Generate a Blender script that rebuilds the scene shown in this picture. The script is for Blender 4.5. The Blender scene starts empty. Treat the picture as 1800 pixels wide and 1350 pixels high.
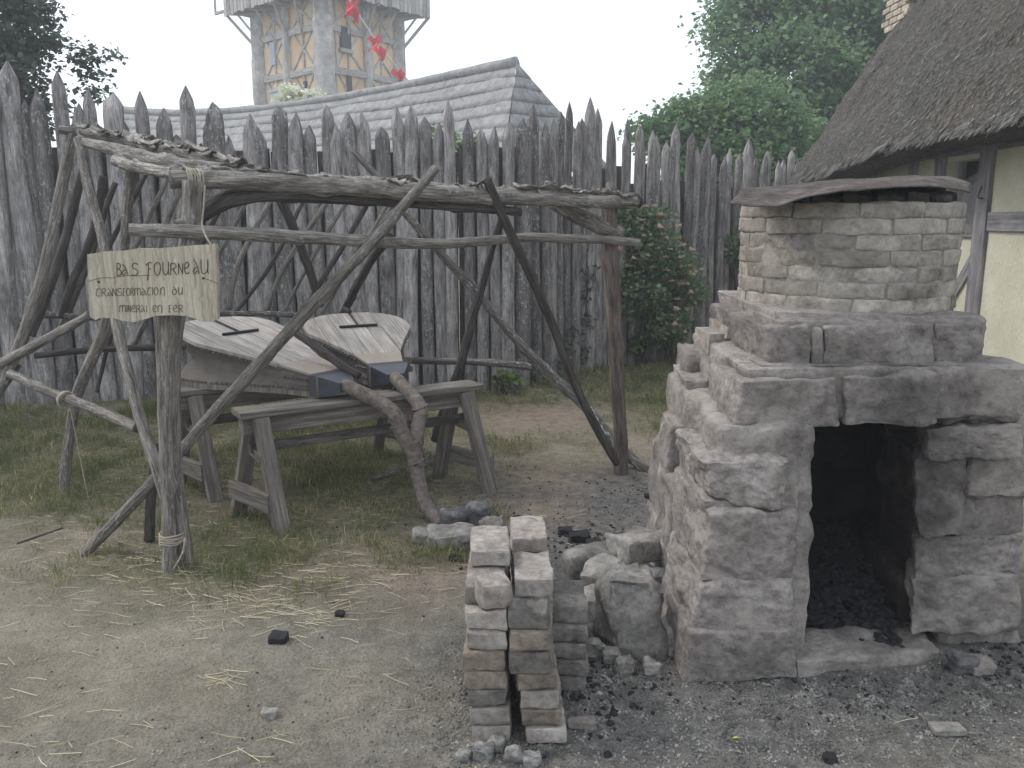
import bpy, math, random
import numpy as np
from mathutils import Vector, Matrix, noise

# ------------------------------------------------------------------ camera, sky, sun, exposure
SC = bpy.context.scene
COL = SC.collection
H, PITCH, F = 1.6, math.radians(11.5), 1500.0        # eye height, tilt, focal length in photo pixels (1800 wide)
cam_d = bpy.data.cameras.new('camera')
cam_d.sensor_width = 36.0
cam_d.lens = 36.0 * F / 1800.0
cam_d.clip_start = 0.05
cam_d.clip_end = 2000
cam = bpy.data.objects.new('camera', cam_d)
cam.location = (0, 0, H)
cam.rotation_euler = (math.radians(90) - PITCH, 0, 0)
COL.objects.link(cam)
SC.camera = cam

SUN_AZ, SUN_EL = math.radians(-72), math.radians(48)  # azimuth from +Y towards +X
W = bpy.data.worlds.new('World'); SC.world = W; W.use_nodes = True
wn = W.node_tree; wn.nodes.clear()
wo = wn.nodes.new('ShaderNodeOutputWorld')
sky = wn.nodes.new('ShaderNodeTexSky'); sky.sky_type = 'NISHITA'; sky.sun_disc = False
sky.sun_elevation = SUN_EL; sky.sun_rotation = SUN_AZ; sky.dust_density = 4.0; sky.air_density = 1.0
b1 = wn.nodes.new('ShaderNodeBackground'); b1.inputs['Strength'].default_value = 0.05
wn.links.new(sky.outputs[0], b1.inputs['Color'])
b2 = wn.nodes.new('ShaderNodeBackground')             # even overcast cloud cover
b2.inputs['Color'].default_value = (0.87, 0.93, 1.0, 1); b2.inputs['Strength'].default_value = 1.0
ad = wn.nodes.new('ShaderNodeAddShader')
wn.links.new(b1.outputs[0], ad.inputs[0]); wn.links.new(b2.outputs[0], ad.inputs[1])
wn.links.new(ad.outputs[0], wo.inputs['Surface'])

sd = bpy.data.lights.new('sun', 'SUN'); sd.energy = 1.3; sd.angle = math.radians(14); sd.color = (1, 0.97, 0.94)
sun = bpy.data.objects.new('sun', sd); COL.objects.link(sun)
sv = Vector((math.sin(SUN_AZ) * math.cos(SUN_EL), math.cos(SUN_AZ) * math.cos(SUN_EL), math.sin(SUN_EL)))
sun.rotation_euler = sv.to_track_quat('Z', 'Y').to_euler()
sun.location = (-20, 10, 30)

SC.view_settings.view_transform = 'Standard'
SC.view_settings.look = 'None'
SC.view_settings.exposure = 0.36
SC.view_settings.gamma = 1.0
SC.render.engine = 'CYCLES'
SC.cycles.use_denoising = True
SC.cycles.max_bounces = 6
SC.cycles.diffuse_bounces = 3
SC.cycles.transparent_max_bounces = 6
SC.cycles.use_adaptive_sampling = True
SC.cycles.adaptive_threshold = 0.02

# ------------------------------------------------------------------ measuring helpers
CP, SP = math.cos(PITCH), math.sin(PITCH)
def ray(px, py):
    a, b = (px - 900.0) / F, (675.0 - py) / F
    return Vector((a, CP + b * SP, -SP + b * CP))
def at(px, py, Y):
    d = ray(px, py); t = Y / d.y
    return Vector((d.x * t, Y, H + d.z * t))
def gnd(px, py, z=0.0):
    d = ray(px, py); t = (z - H) / d.z
    return Vector((d.x * t, d.y * t, z))
def proj(x, y, z):
    zc = y * CP - (z - H) * SP
    yc = y * SP + (z - H) * CP
    return 900 + F * x / zc, 675 - F * yc / zc
R = random.Random(7)

# ------------------------------------------------------------------ object helpers
def link(o, parent=None):
    COL.objects.link(o)
    if parent is not None: o.parent = parent
    return o
def tag(o, label=None, cat=None, group=None, kind=None):
    if label: o['label'] = label
    if cat: o['category'] = cat
    if group: o['group'] = group
    if kind: o['kind'] = kind
    return o
def thing(name, label, cat, loc=(0, 0, 0), group=None):
    o = bpy.data.objects.new(name, None); o.empty_display_size = 0.1
    link(o); o.location = loc
    return tag(o, label, cat, group)
def mesh(name, V, Fc, m, smooth=True, grain=None, tint=None, sharp=None):
    me = bpy.data.meshes.new(name)
    me.from_pydata([tuple(v) for v in V], [], Fc)
    if smooth: me.polygons.foreach_set('use_smooth', [True] * len(me.polygons))
    if grain is not None:
        at_ = me.attributes.new('grain', 'FLOAT_VECTOR', 'POINT')
        at_.data.foreach_set('vector', np.array(grain, dtype=np.float32).ravel())
    if tint is not None:
        at_ = me.attributes.new('tint', 'FLOAT', 'POINT')
        at_.data.foreach_set('value', np.array(tint, dtype=np.float32).ravel())
    if m: me.materials.append(m)
    me.update()
    if sharp: me.set_sharp_from_angle(angle=math.radians(sharp))
    return me
def place(name, me, parent=None, loc=None, M=None):
    """object from world-space mesh; parent empties carry only a translation"""
    o = bpy.data.objects.new(name, me)
    link(o, parent)
    if M is not None: o.matrix_local = M
    if loc is not None: o.location = loc
    if parent is not None:
        base = Vector(parent.location)
        pp = parent.parent
        while pp is not None:
            base += Vector(pp.location); pp = pp.parent
        o.location = Vector(o.location) - base
    return o
def obj(name, V, Fc, m, parent=None, smooth=True, grain=None, tint=None, sharp=None):
    return place(name, mesh(name, V, Fc, m, smooth, grain, tint, sharp), parent)

def quads(name, Q, m, parent=None, tint=None, smooth=False):
    """fast mesh of separate faces: Q is (N,k,3)"""
    Q = np.asarray(Q, dtype=np.float32)
    n, k, _ = Q.shape
    me = bpy.data.meshes.new(name)
    me.vertices.add(n * k); me.vertices.foreach_set('co', Q.ravel())
    me.loops.add(n * k); me.loops.foreach_set('vertex_index', np.arange(n * k, dtype=np.int32))
    me.polygons.add(n); me.polygons.foreach_set('loop_start', np.arange(0, n * k, k, dtype=np.int32))
    me.polygons.foreach_set('loop_total', np.full(n, k, dtype=np.int32))
    if tint is not None:
        a = me.attributes.new('tint', 'FLOAT', 'POINT')
        a.data.foreach_set('value', np.repeat(np.asarray(tint, dtype=np.float32), k))
    me.materials.append(m)
    me.update(calc_edges=True)
    return place(name, me, parent)

# ------------------------------------------------------------------ materials
class NT:
    def __init__(s, name, rough=0.9, spec=0.25):
        s.m = bpy.data.materials.new(name); s.m.use_nodes = True
        s.t = s.m.node_tree; s.t.nodes.clear()
        s.out = s.n('ShaderNodeOutputMaterial'); s.b = s.n('ShaderNodeBsdfPrincipled')
        s.b.inputs['Roughness'].default_value = rough
        s.b.inputs['Specular IOR Level'].default_value = spec
        s.l(s.b.outputs[0], s.out.inputs['Surface'])
    def n(s, k): return s.t.nodes.new(k)
    def l(s, a, b): s.t.links.new(a, b)
    def attr(s, name, out='Vector'):
        a = s.n('ShaderNodeAttribute'); a.attribute_name = name; return a.outputs[out]
    def rnd(s): return s.n('ShaderNodeObjectInfo').outputs['Random']
    def math(s, op, a, b=None, clamp=False):
        x = s.n('ShaderNodeMath'); x.operation = op; x.use_clamp = clamp
        for i, v in enumerate((a, b)):
            if v is None: continue
            if isinstance(v, (int, float)): x.inputs[i].default_value = v
            else: s.l(v, x.inputs[i])
        return x.outputs[0]
    def vadd(s, v, w):
        x = s.n('ShaderNodeVectorMath'); x.operation = 'ADD'; s.l(v, x.inputs[0])
        s.l(w, x.inputs[1]); return x.outputs[0]
    def scale(s, v, sc):
        x = s.n('ShaderNodeVectorMath'); x.operation = 'MULTIPLY'; s.l(v, x.inputs[0])
        x.inputs[1].default_value = sc; return x.outputs[0]
    def noise(s, v, sc, det=4, rough=0.6, dist=0.0):
        x = s.n('ShaderNodeTexNoise'); s.l(v, x.inputs['Vector'])
        x.inputs['Scale'].default_value = sc; x.inputs['Detail'].default_value = det
        x.inputs['Roughness'].default_value = rough; x.inputs['Distortion'].default_value = dist
        return x.outputs['Fac']
    def voro(s, v, sc, out='Distance', feat='F1'):
        x = s.n('ShaderNodeTexVoronoi'); x.feature = feat; s.l(v, x.inputs['Vector']); x.inputs['Scale'].default_value = sc
        return x.outputs[out]
    def ramp(s, f, stops):
        x = s.n('ShaderNodeValToRGB'); s.l(f, x.inputs[0]); e = x.color_ramp.elements
        while len(e) < len(stops): e.new(0.5)
        for i, (p, c) in enumerate(stops):
            e[i].position = p
            e[i].color = (c, c, c, 1) if isinstance(c, (int, float)) else (*c, 1)
        return x.outputs[0]
    def mix(s, f, a, b, mode='MIX'):
        x = s.n('ShaderNodeMix'); x.data_type = 'RGBA'; x.blend_type = mode
        if isinstance(f, (int, float)): x.inputs[0].default_value = f
        else: s.l(f, x.inputs[0])
        for i, v in ((6, a), (7, b)):
            if isinstance(v, (tuple, list)): x.inputs[i].default_value = (*v, 1)
            elif isinstance(v, (int, float)): x.inputs[i].default_value = (v, v, v, 1)
            else: s.l(v, x.inputs[i])
        return x.outputs[2]
    def col(s, c):
        if isinstance(c, (tuple, list)): s.b.inputs['Base Color'].default_value = (*c, 1)
        else: s.l(c, s.b.inputs['Base Color'])
    def bump(s, h, st=0.5, d=0.01):
        x = s.n('ShaderNodeBump'); x.inputs['Strength'].default_value = st; x.inputs['Distance'].default_value = d
        s.l(h, x.inputs['Height']); s.l(x.outputs[0], s.b.inputs['Normal'])
    def objc(s): return s.n('ShaderNodeTexCoord').outputs['Object']
    def pos(s): return s.n('ShaderNodeNewGeometry').outputs['Position']

def rndvec(t, k=37.0):
    c = t.n('ShaderNodeCombineXYZ'); r = t.math('MULTIPLY', t.rnd(), k)
    for i in range(3): t.l(r, c.inputs[i])
    return c.outputs[0]

def wood(name, dark, mid, light, g=(40, 40, 2.0), bump=0.5, lichen=0.0, lichcol=(0.5, 0.52, 0.48), var=0.35, blotch=0.5, rough=0.92):
    t = NT(name, rough, 0.15)
    v = t.vadd(t.attr('grain'), rndvec(t))
    s1 = t.noise(t.scale(v, g), 1.0, 5, 0.65, 0.4)
    c = t.ramp(s1, [(0.28, dark), (0.5, mid), (0.75, light)])
    s2 = t.noise(t.scale(v, (16, 16, 4.5)), 1.0, 5, 0.65)
    c = t.mix(blotch, c, t.ramp(s2, [(0.32, 0.35), (0.52, 0.95), (0.70, 1.5)]), 'MULTIPLY')
    r = t.math('ADD', t.math('MULTIPLY', t.rnd(), var), 1 - var / 2)
    gr = t.n('ShaderNodeCombineColor')
    for i in range(3): t.l(r, gr.inputs[i])
    c = t.mix(1.0, c, gr.outputs[0], 'MULTIPLY')
    if lichen > 0:
        ln = t.noise(t.scale(v, (42, 42, 30)), 1.0, 3, 0.7)
        lm = t.noise(t.scale(v, (7, 7, 3)), 1.0, 2, 0.5)
        f = t.math('MULTIPLY', t.ramp(ln, [(0.56, 0.0), (0.62, 1.0)]), t.ramp(lm, [(0.42, 0.0), (0.55, 1.0)]))
        c = t.mix(t.math('MULTIPLY', f, lichen), c, lichcol)
    t.col(c)
    t.bump(t.math('ADD', s1, t.math('MULTIPLY', s2, 0.8)), bump, 0.016)
    return t.m

M = {}
M['stake'] = wood('weathered_stake', (0.135, 0.122, 0.116), (0.305, 0.285, 0.278), (0.47, 0.45, 0.443), g=(110, 110, 9.0), lichen=0.75, var=0.75, bump=1.0, blotch=0.9)
M['pole'] = wood('grey_pole', (0.08, 0.069, 0.06), (0.235, 0.212, 0.188), (0.46, 0.43, 0.39), g=(75, 75, 12), lichen=0.5, var=0.35, bump=1.0, blotch=0.8)
M['dark_pole'] = wood('dark_pole', (0.032, 0.027, 0.026), (0.09, 0.078, 0.073), (0.19, 0.172, 0.162), g=(70, 70, 9), var=0.3, bump=0.9, blotch=0.7)
M['lichen_pole'] = wood('lichen_pole', (0.06, 0.055, 0.05), (0.15, 0.135, 0.125), (0.32, 0.30, 0.28), g=(60, 60, 12), lichen=1.0, lichcol=(0.52, 0.53, 0.50), bump=0.9)
M['red_pole'] = wood('reddish_bark', (0.055, 0.047, 0.043), (0.145, 0.118, 0.104), (0.27, 0.205, 0.17), g=(50, 50, 7), bump=0.9, blotch=0.8)
M['bark'] = wood('pale_bark', (0.06, 0.052, 0.046), (0.26, 0.24, 0.215), (0.52, 0.50, 0.46), g=(45, 45, 9), bump=1.0, blotch=0.8, lichen=0.3)
M['cut'] = wood('cut_wood', (0.25, 0.22, 0.17), (0.38, 0.34, 0.27), (0.5, 0.45, 0.36), g=(30, 30, 30))
M['plank'] = wood('trestle_plank', (0.08, 0.07, 0.06), (0.18, 0.16, 0.139), (0.31, 0.282, 0.247), g=(70, 70, 3), var=0.25)
M['bellow_board'] = wood('bellows_board', (0.20, 0.178, 0.158), (0.34, 0.312, 0.284), (0.45, 0.42, 0.388), g=(60, 60, 2.0), var=0.25, bump=0.25, blotch=0.5)
M['timber'] = wood('house_timber', (0.12, 0.115, 0.12), (0.23, 0.22, 0.225), (0.36, 0.345, 0.35), g=(40, 40, 1.6), var=0.2, bump=0.4)
M['tower_timber'] = wood('tower_timber', (0.24, 0.225, 0.21), (0.40, 0.38, 0.36), (0.58, 0.555, 0.53), g=(14, 14, 1.0), var=0.25, bump=0.3)

def stone_mat(name, c0, c1, c2, sc=6.0, soot=False, bump=0.6, var=0.25, fine=42.0, smear=0.0):
    t = NT(name, 0.95, 0.12)
    v = t.vadd(t.objc(), rndvec(t, 11.0))
    n1 = t.noise(v, sc, 6, 0.65, 0.3)
    c = t.ramp(n1, [(0.3, c0), (0.52, c1), (0.75, c2)])
    n2 = t.noise(v, fine, 5, 0.7)
    c = t.mix(0.55, c, t.ramp(n2, [(0.32, 0.35), (0.5, 1.0), (0.68, 1.45)]), 'MULTIPLY')
    r = t.math('ADD', t.math('MULTIPLY', t.rnd(), var), 1 - var / 2)
    g = t.n('ShaderNodeCombineColor')
    for i in range(3): t.l(r, g.inputs[i])
    c = t.mix(1.0, c, g.outputs[0], 'MULTIPLY')
    if smear > 0:
        n5 = t.noise(v, 3.2, 5, 0.62, 0.6)
        c = t.mix(t.math('MULTIPLY', t.ramp(n5, [(0.5, 0.0), (0.62, 1.0)]), smear), c, (0.37, 0.34, 0.303))
        n6 = t.noise(v, 14.0, 4, 0.7)
        c = t.mix(t.ramp(n6, [(0.62, 0.0), (0.74, 0.55)]), c, (0.07, 0.062, 0.056))
    if soot:
        p = t.pos()
        d = t.n('ShaderNodeVectorMath'); d.operation = 'DISTANCE'
        sp = t.scale(p, (1.0, 0.55, 0.62)); t.l(sp, d.inputs[0]); d.inputs[1].default_value = (1.36, 2.9 * 0.55, 0.62 * 0.62)
        sn = t.noise(p, 7.0, 5, 0.65)
        dd = t.math('ADD', d.outputs['Value'], t.math('MULTIPLY', t.math('SUBTRACT', sn, 0.5), 0.75))
        f = t.ramp(dd, [(0.12, 0.75), (0.28, 0.42), (0.50, 0.0)])
        c = t.mix(f, c, (0.035, 0.033, 0.034))
    t.col(c)
    h = t.math('ADD', t.math('MULTIPLY', n1, 0.7), t.math('MULTIPLY', n2, 0.55))
    t.bump(h, bump, 0.02)
    return t.m
M['stone'] = stone_mat('furnace_stone', (0.145, 0.128, 0.116), (0.245, 0.221, 0.203), (0.355, 0.327, 0.304), 6, soot=True, bump=0.9, smear=0.6)
M['mortar'] = stone_mat('clay_mortar', (0.185, 0.163, 0.147), (0.275, 0.247, 0.226), (0.365, 0.334, 0.308), 9, soot=True, bump=0.9, smear=0.4)
M['drum_brick'] = stone_mat('pale_firebrick', (0.16, 0.143, 0.122), (0.29, 0.264, 0.226), (0.42, 0.39, 0.34), 9, soot=False, bump=0.6, var=0.55, smear=0.35)
M['brick'] = stone_mat('old_brick', (0.185, 0.16, 0.14), (0.29, 0.26, 0.232), (0.42, 0.385, 0.35), 11, bump=0.6, var=0.4)
M['brick_rust'] = stone_mat('scorched_brick', (0.13, 0.11, 0.094), (0.22, 0.182, 0.148), (0.32, 0.265, 0.215), 14, bump=0.6, var=0.3)
M['brick_dark'] = stone_mat('dark_brick', (0.085, 0.078, 0.07), (0.17, 0.158, 0.143), (0.28, 0.262, 0.24), 11, bump=0.6, var=0.25)
M['rock'] = stone_mat('grey_rock', (0.12, 0.112, 0.10), (0.25, 0.235, 0.215), (0.38, 0.36, 0.335), 8, bump=0.8)
M['slag'] = stone_mat('blue_slag', (0.055, 0.054, 0.055), (0.13, 0.128, 0.128), (0.26, 0.256, 0.256), 12, bump=0.9)
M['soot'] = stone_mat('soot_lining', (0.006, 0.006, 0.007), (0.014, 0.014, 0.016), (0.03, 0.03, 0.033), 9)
M['soot_shade_brown'] = stone_mat('scorched_shade_lining', (0.02, 0.017, 0.016), (0.05, 0.042, 0.038), (0.10, 0.085, 0.078), 10)
M['gravel'] = stone_mat('gravel', (0.05, 0.05, 0.049), (0.18, 0.176, 0.165), (0.44, 0.43, 0.40), 16, fine=130.0)

def tinted(name, stops, rough=0.9, spec=0.2, trans=0.0, noise_amt=0.0):
    t = NT(name, rough, spec)
    c = t.ramp(t.attr('tint', 'Fac'), stops)
    t.col(c)
    if trans > 0:
        tr = t.n('ShaderNodeBsdfTranslucent'); t.l(c, tr.inputs[0])
        mx = t.n('ShaderNodeMixShader'); mx.inputs[0].default_value = trans
        t.l(t.b.outputs[0], mx.inputs[1]); t.l(tr.outputs[0], mx.inputs[2]); t.l(mx.outputs[0], t.out.inputs['Surface'])
    return t.m
M['leaf_far'] = tinted('tree_leaf', [(0.0, (0.07, 0.145, 0.085)), (0.45, (0.15, 0.26, 0.135)), (1.0, (0.33, 0.45, 0.22))], 0.55, 0.4, 0.4)
M['leaf_hedge'] = tinted('hedge_leaf', [(0.0, (0.065, 0.135, 0.07)), (0.5, (0.14, 0.24, 0.11)), (1.0, (0.28, 0.39, 0.17))], 0.55, 0.4, 0.4)
M['leaf_dark'] = tinted('dark_leaf', [(0.0, (0.055, 0.075, 0.058)), (0.6, (0.095, 0.13, 0.095)), (1.0, (0.15, 0.19, 0.13))], 0.6, 0.3, 0.25)
M['leaf_bush'] = tinted('bush_leaf', [(0.0, (0.075, 0.12, 0.06)), (0.5, (0.16, 0.235, 0.12)), (1.0, (0.30, 0.36, 0.21))], 0.65, 0.3, 0.25)
M['leaf_light'] = tinted('young_leaf', [(0.0, (0.06, 0.11, 0.03)), (1.0, (0.17, 0.25, 0.07))], 0.6, 0.3, 0.3)
M['grass'] = tinted('grass_blade', [(0.0, (0.07, 0.10, 0.032)), (0.5, (0.14, 0.17, 0.06)), (0.75, (0.24, 0.225, 0.105)), (1.0, (0.42, 0.36, 0.22))], 0.8, 0.2, 0.2)
M['straw'] = tinted('straw', [(0.0, (0.34, 0.28, 0.17)), (1.0, (0.66, 0.58, 0.40))], 0.7, 0.3)
M['flower'] = tinted('pink_flower', [(0.0, (0.58, 0.32, 0.28)), (1.0, (0.76, 0.58, 0.50))], 0.7, 0.2, 0.2)
M['white_flower'] = tinted('white_flower', [(0.0, (0.35, 0.45, 0.2)), (0.4, (0.7, 0.72, 0.55)), (1.0, (0.8, 0.8, 0.7))], 0.7, 0.2, 0.2)

def plain(name, c, rough=0.8, spec=0.2, metal=0.0, nz=0.25, sc=20.0, bump=0.2):
    t = NT(name, rough, spec); t.b.inputs['Metallic'].default_value = metal
    n = t.noise(t.objc(), sc, 5, 0.65)
    k = t.ramp(n, [(0.25, 1 - nz), (0.75, 1 + nz)])
    t.col(t.mix(1.0, c, k, 'MULTIPLY')); t.bump(n, bump, 0.01)
    return t.m
M['iron'] = plain('black_iron', (0.022, 0.021, 0.022), 0.6, 0.4, 0.3)
M['steel'] = plain('blue_painted_box', (0.045, 0.048, 0.062), 0.42, 0.5, 0.0, 0.25)
M['leather'] = plain('brown_leather', (0.135, 0.117, 0.10), 0.8, 0.25, 0, 0.25, 14, 0.4)
M['leather_pale'] = plain('pale_hide', (0.30, 0.26, 0.22), 0.8, 0.25, 0, 0.15, 12, 0.2)
M['cloth'] = plain('clay_wrapped_cloth', (0.165, 0.14, 0.122), 0.95, 0.1, 0, 0.55, 30, 0.9)
M['dark_cloth'] = plain('dark_binding', (0.085, 0.07, 0.06), 0.95, 0.1, 0, 0.3, 25, 0.6)
M['rope'] = plain('hemp_rope', (0.36, 0.32, 0.26), 0.95, 0.1, 0, 0.3, 90, 0.6)
M['red'] = plain('red_pennant', (0.62, 0.045, 0.055), 0.85, 0.15, 0, 0.2)
M['white'] = plain('white_cord', (0.75, 0.74, 0.72), 0.85, 0.15, 0, 0.05)
M['charcoal'] = plain('charcoal', (0.016, 0.016, 0.018), 0.75, 0.3, 0, 0.5, 30, 0.8)
M['carve'] = plain('burnt_carving', (0.10, 0.078, 0.06), 0.95, 0.1, 0, 0.4, 60)
M['glass_dark'] = plain('dark_opening', (0.012, 0.013, 0.016), 0.5, 0.4, 0, 0.2)
M['slate_door'] = plain('pale_door', (0.36, 0.40, 0.46), 0.7, 0.2, 0, 0.15, 5)

# ------------------------------------------------------------------ shape helpers
def catmull(P, step):
    """P list of (Vector, r) -> dense list"""
    out = []
    n = len(P)
    if n == 2:
        L = (P[1][0] - P[0][0]).length; k = max(2, int(L / step))
        return [(P[0][0].lerp(P[1][0], i / k), P[0][1] + (P[1][1] - P[0][1]) * i / k) for i in range(k + 1)]
    for i in range(n - 1):
        p0, p1, p2, p3 = P[max(i - 1, 0)], P[i], P[i + 1], P[min(i + 2, n - 1)]
        L = (p2[0] - p1[0]).length; k = max(1, int(L / step))
        for j in range(k):
            t = j / k
            a = 0.5 * ((2 * p1[0]) + (p2[0] - p0[0]) * t + (2 * p0[0] - 5 * p1[0] + 4 * p2[0] - p3[0]) * t * t + (3 * p1[0] - p0[0] - 3 * p2[0] + p3[0]) * t ** 3)
            out.append((a, p1[1] + (p2[1] - p1[1]) * t))
    out.append(P[-1]); return out
def tube_data(P, seg=10, step=0.06, amp=0.08, freq=9.0, seed=0, wob=0.0, knots=0, flat=1.0):
    """irregular round log; amp is relative to radius"""
    D = catmull(P, step); V = []; G = []; Fc = []
    rr = random.Random(seed)
    so = Vector((rr.uniform(-50, 50), rr.uniform(-50, 50), rr.uniform(-50, 50)))
    total = sum((D[i + 1][0] - D[i][0]).length for i in range(len(D) - 1))
    kn = [(rr.uniform(0.05, 0.95) * total, rr.uniform(0, 6.28), rr.uniform(0.2, 0.5)) for _ in range(knots)]
    up = None; s = 0.0
    for i, (p, r) in enumerate(D):
        d = (D[min(i + 1, len(D) - 1)][0] - D[max(i - 1, 0)][0]).normalized()
        if up is None:
            up = d.orthogonal().normalized()
        up = (up - d * up.dot(d)).normalized(); sd_ = d.cross(up)
        if i: s += (p - D[i - 1][0]).length
        w = Vector((noise.noise(so + Vector((s * 2.2, 0, 0))), noise.noise(so + Vector((0, s * 2.2, 0))), noise.noise(so + Vector((0, 0, s * 2.2))))) * wob
        for j in range(seg):
            a = 2 * math.pi * j / seg
            ca, sa = math.cos(a), math.sin(a)
            q = Vector((ca, sa, s * freq * 0.18)) * 1.6 + so
            k = 1 + amp * noise.noise(q) + amp * 0.7 * noise.noise(Vector((ca * 2.5, sa * 2.5, s * freq)) + so)
            for (ks, ka, kh) in kn:
                dd = ((s - ks) / (1.3 * r)) ** 2 + ((1 - math.cos(a - ka)) * 2.5) ** 2
                if dd < 6: k += kh * math.exp(-dd * 2)
            off = (up * ca * flat + sd_ * sa) * (r * k)
            V.append(p + off + w); G.append((ca * 0.06 + so.x * 0.01, sa * 0.06, s + so.z * 0.1))
    n = len(D)
    for i in range(n - 1):
        for j in range(seg):
            a, b = i * seg + j, i * seg + (j + 1) % seg
            Fc.append((a, b, b + seg, a + seg))
    for e, base in ((0, 0), (n - 1, (n - 1) * seg)):
        c = len(V); V.append(sum((V[base + j] for j in range(seg)), Vector()) / seg); G.append((0, 0, 0.3 + e))
        for j in range(seg):
            a, b = base + j, base + (j + 1) % seg
            Fc.append((b, a, c) if e == 0 else (a, b, c))
    return V, Fc, G
_sd = [100]
def pole(name, pts, m, parent, seg=10, step=0.05, amp=0.10, knots=None, wob=0.006, freq=14.0, flat=1.0):
    """pts: (px, py, depth, radius)"""
    _sd[0] += 1
    kr = 1.0 if name in ('top_beam', 'roof_log', 'rope_end', 'lattice_rod') else 0.84
    P = [(at(a, b, y), r * kr) for a, b, y, r in pts]
    L = sum((P[i + 1][0] - P[i][0]).length for i in range(len(P) - 1))
    V, Fc, G = tube_data(P, max(seg, 6) + 4 if m is not M['rope'] else seg, min(step, 0.03), amp * 1.35, freq, _sd[0], wob * 1.4, int(L * 2) if knots is None else knots, flat)
    return obj(name, V, Fc, m, parent, True, G)
def wpole(name, pts, m, parent, seg=10, step=0.05, amp=0.10, knots=0, wob=0.0, freq=9.0, flat=1.0):
    """pts: (Vector, radius) in world"""
    _sd[0] += 1
    V, Fc, G = tube_data([(Vector(p), r) for p, r in pts], seg, step, amp, freq, _sd[0], wob, knots, flat)
    return obj(name, V, Fc, m, parent, True, G)

def hexa_stone(C8, n=8, rnd=16.0, amp=0.012, fr=9.0, seed=0, chip=0.0, facet=0.75):
    """C8: corners indexed by bits (x,y,z) 0/1 -> rough hewn block"""
    idx = {}; V = []; Fc = []
    so = Vector((seed * 3.17 % 91, seed * 7.31 % 83, seed * 1.7 % 71))
    ux = ((C8[1] + C8[3] + C8[5] + C8[7]) - (C8[0] + C8[2] + C8[4] + C8[6])).normalized()
    uy = ((C8[2] + C8[3] + C8[6] + C8[7]) - (C8[0] + C8[1] + C8[4] + C8[5])).normalized()
    uz = ((C8[4] + C8[5] + C8[6] + C8[7]) - (C8[0] + C8[1] + C8[2] + C8[3])).normalized()
    def vert(i, j, k):
        key = (i, j, k)
        if key in idx: return idx[key]
        p = Vector((2 * i / n - 1, 2 * j / n - 1, 2 * k / n - 1))
        mx = max(abs(p.x), abs(p.y), abs(p.z)); e = rnd
        f = mx / (abs(p.x) ** e + abs(p.y) ** e + abs(p.z) ** e) ** (1 / e)
        q = p * f
        u, v, w = (q.x + 1) / 2, (q.y + 1) / 2, (q.z + 1) / 2
        P = Vector()
        for b in range(8):
            P += C8[b] * ((u if b & 1 else 1 - u) * (v if b & 2 else 1 - v) * (w if b & 4 else 1 - w))
        g = min(e - 1, 8.0)
        dr = (ux * math.copysign(abs(p.x) ** g, p.x) + uy * math.copysign(abs(p.y) ** g, p.y) + uz * math.copysign(abs(p.z) ** g, p.z)).normalized()
        s = P * fr + so
        d = noise.fractal(s, 0.8, 2.1, 5) * amp
        if chip > 0:
            c = noise.noise(s * 0.6 + Vector((9, 3, 1)))
            d -= chip * max(0.0, c - 0.05) * 1.8
            dv, pv = noise.voronoi(s * facet)
            d += chip * 1.5 * (dv[0] - 0.35)
            edge = sorted((abs(p.x), abs(p.y), abs(p.z)))[1]
            if edge > 0.72: d -= chip * 1.1 * (edge - 0.72) / 0.28 * max(0, noise.noise(s * 1.1 + Vector((4, 4, 8))) + 0.15)
        V.append(P + dr * d); idx[key] = len(V) - 1
        return idx[key]
    for a in range(3):
        b, c = (a + 1) % 3, (a + 2) % 3
        for side in (0, n):
            for i in range(n):
                for j in range(n):
                    q = []
                    for (ii, jj) in ((i, j), (i + 1, j), (i + 1, j + 1), (i, j + 1)):
                        k = [0, 0, 0]; k[a] = side; k[b] = ii; k[c] = jj
                        q.append(vert(*k))
                    Fc.append(tuple(q) if side else tuple(reversed(q)))
    return V, Fc
def boxc(x0, x1, y0, y1, z0, z1, j=0.0, rr=R):
    return [Vector(((x1 if b & 1 else x0) + rr.uniform(-j, j), (y1 if b & 2 else y0) + rr.uniform(-j, j), (z1 if b & 4 else z0) + rr.uniform(-j, j))) for b in range(8)]
def quadstone(TL, TR, BR, BL, Y, depth, dx=0.0, Yr=None):
    """front face given in photo px at depth Y (Yr: right edge), extruded back"""
    Yr = Y if Yr is None else Yr
    f = {0: at(*BL, Y), 1: at(*BR, Yr), 4: at(*TL, Y), 5: at(*TR, Yr)}
    o = Vector((dx, depth, 0)); C = [None] * 8
    for b in range(8): C[b] = f[b & 5] + (o if b & 2 else Vector())
    return C
_ss = [0]
def stone(name, C8, m, parent=None, n=9, rnd=9.0, amp=0.014, fr=9.0, chip=0.012, smooth=True):
    _ss[0] += 1
    V, Fc = hexa_stone(C8, n, rnd, amp, fr, _ss[0], chip)
    base = Vector(parent.location) if parent else Vector()
    return obj(name, V, Fc, m, parent, smooth, sharp=32)

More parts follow.
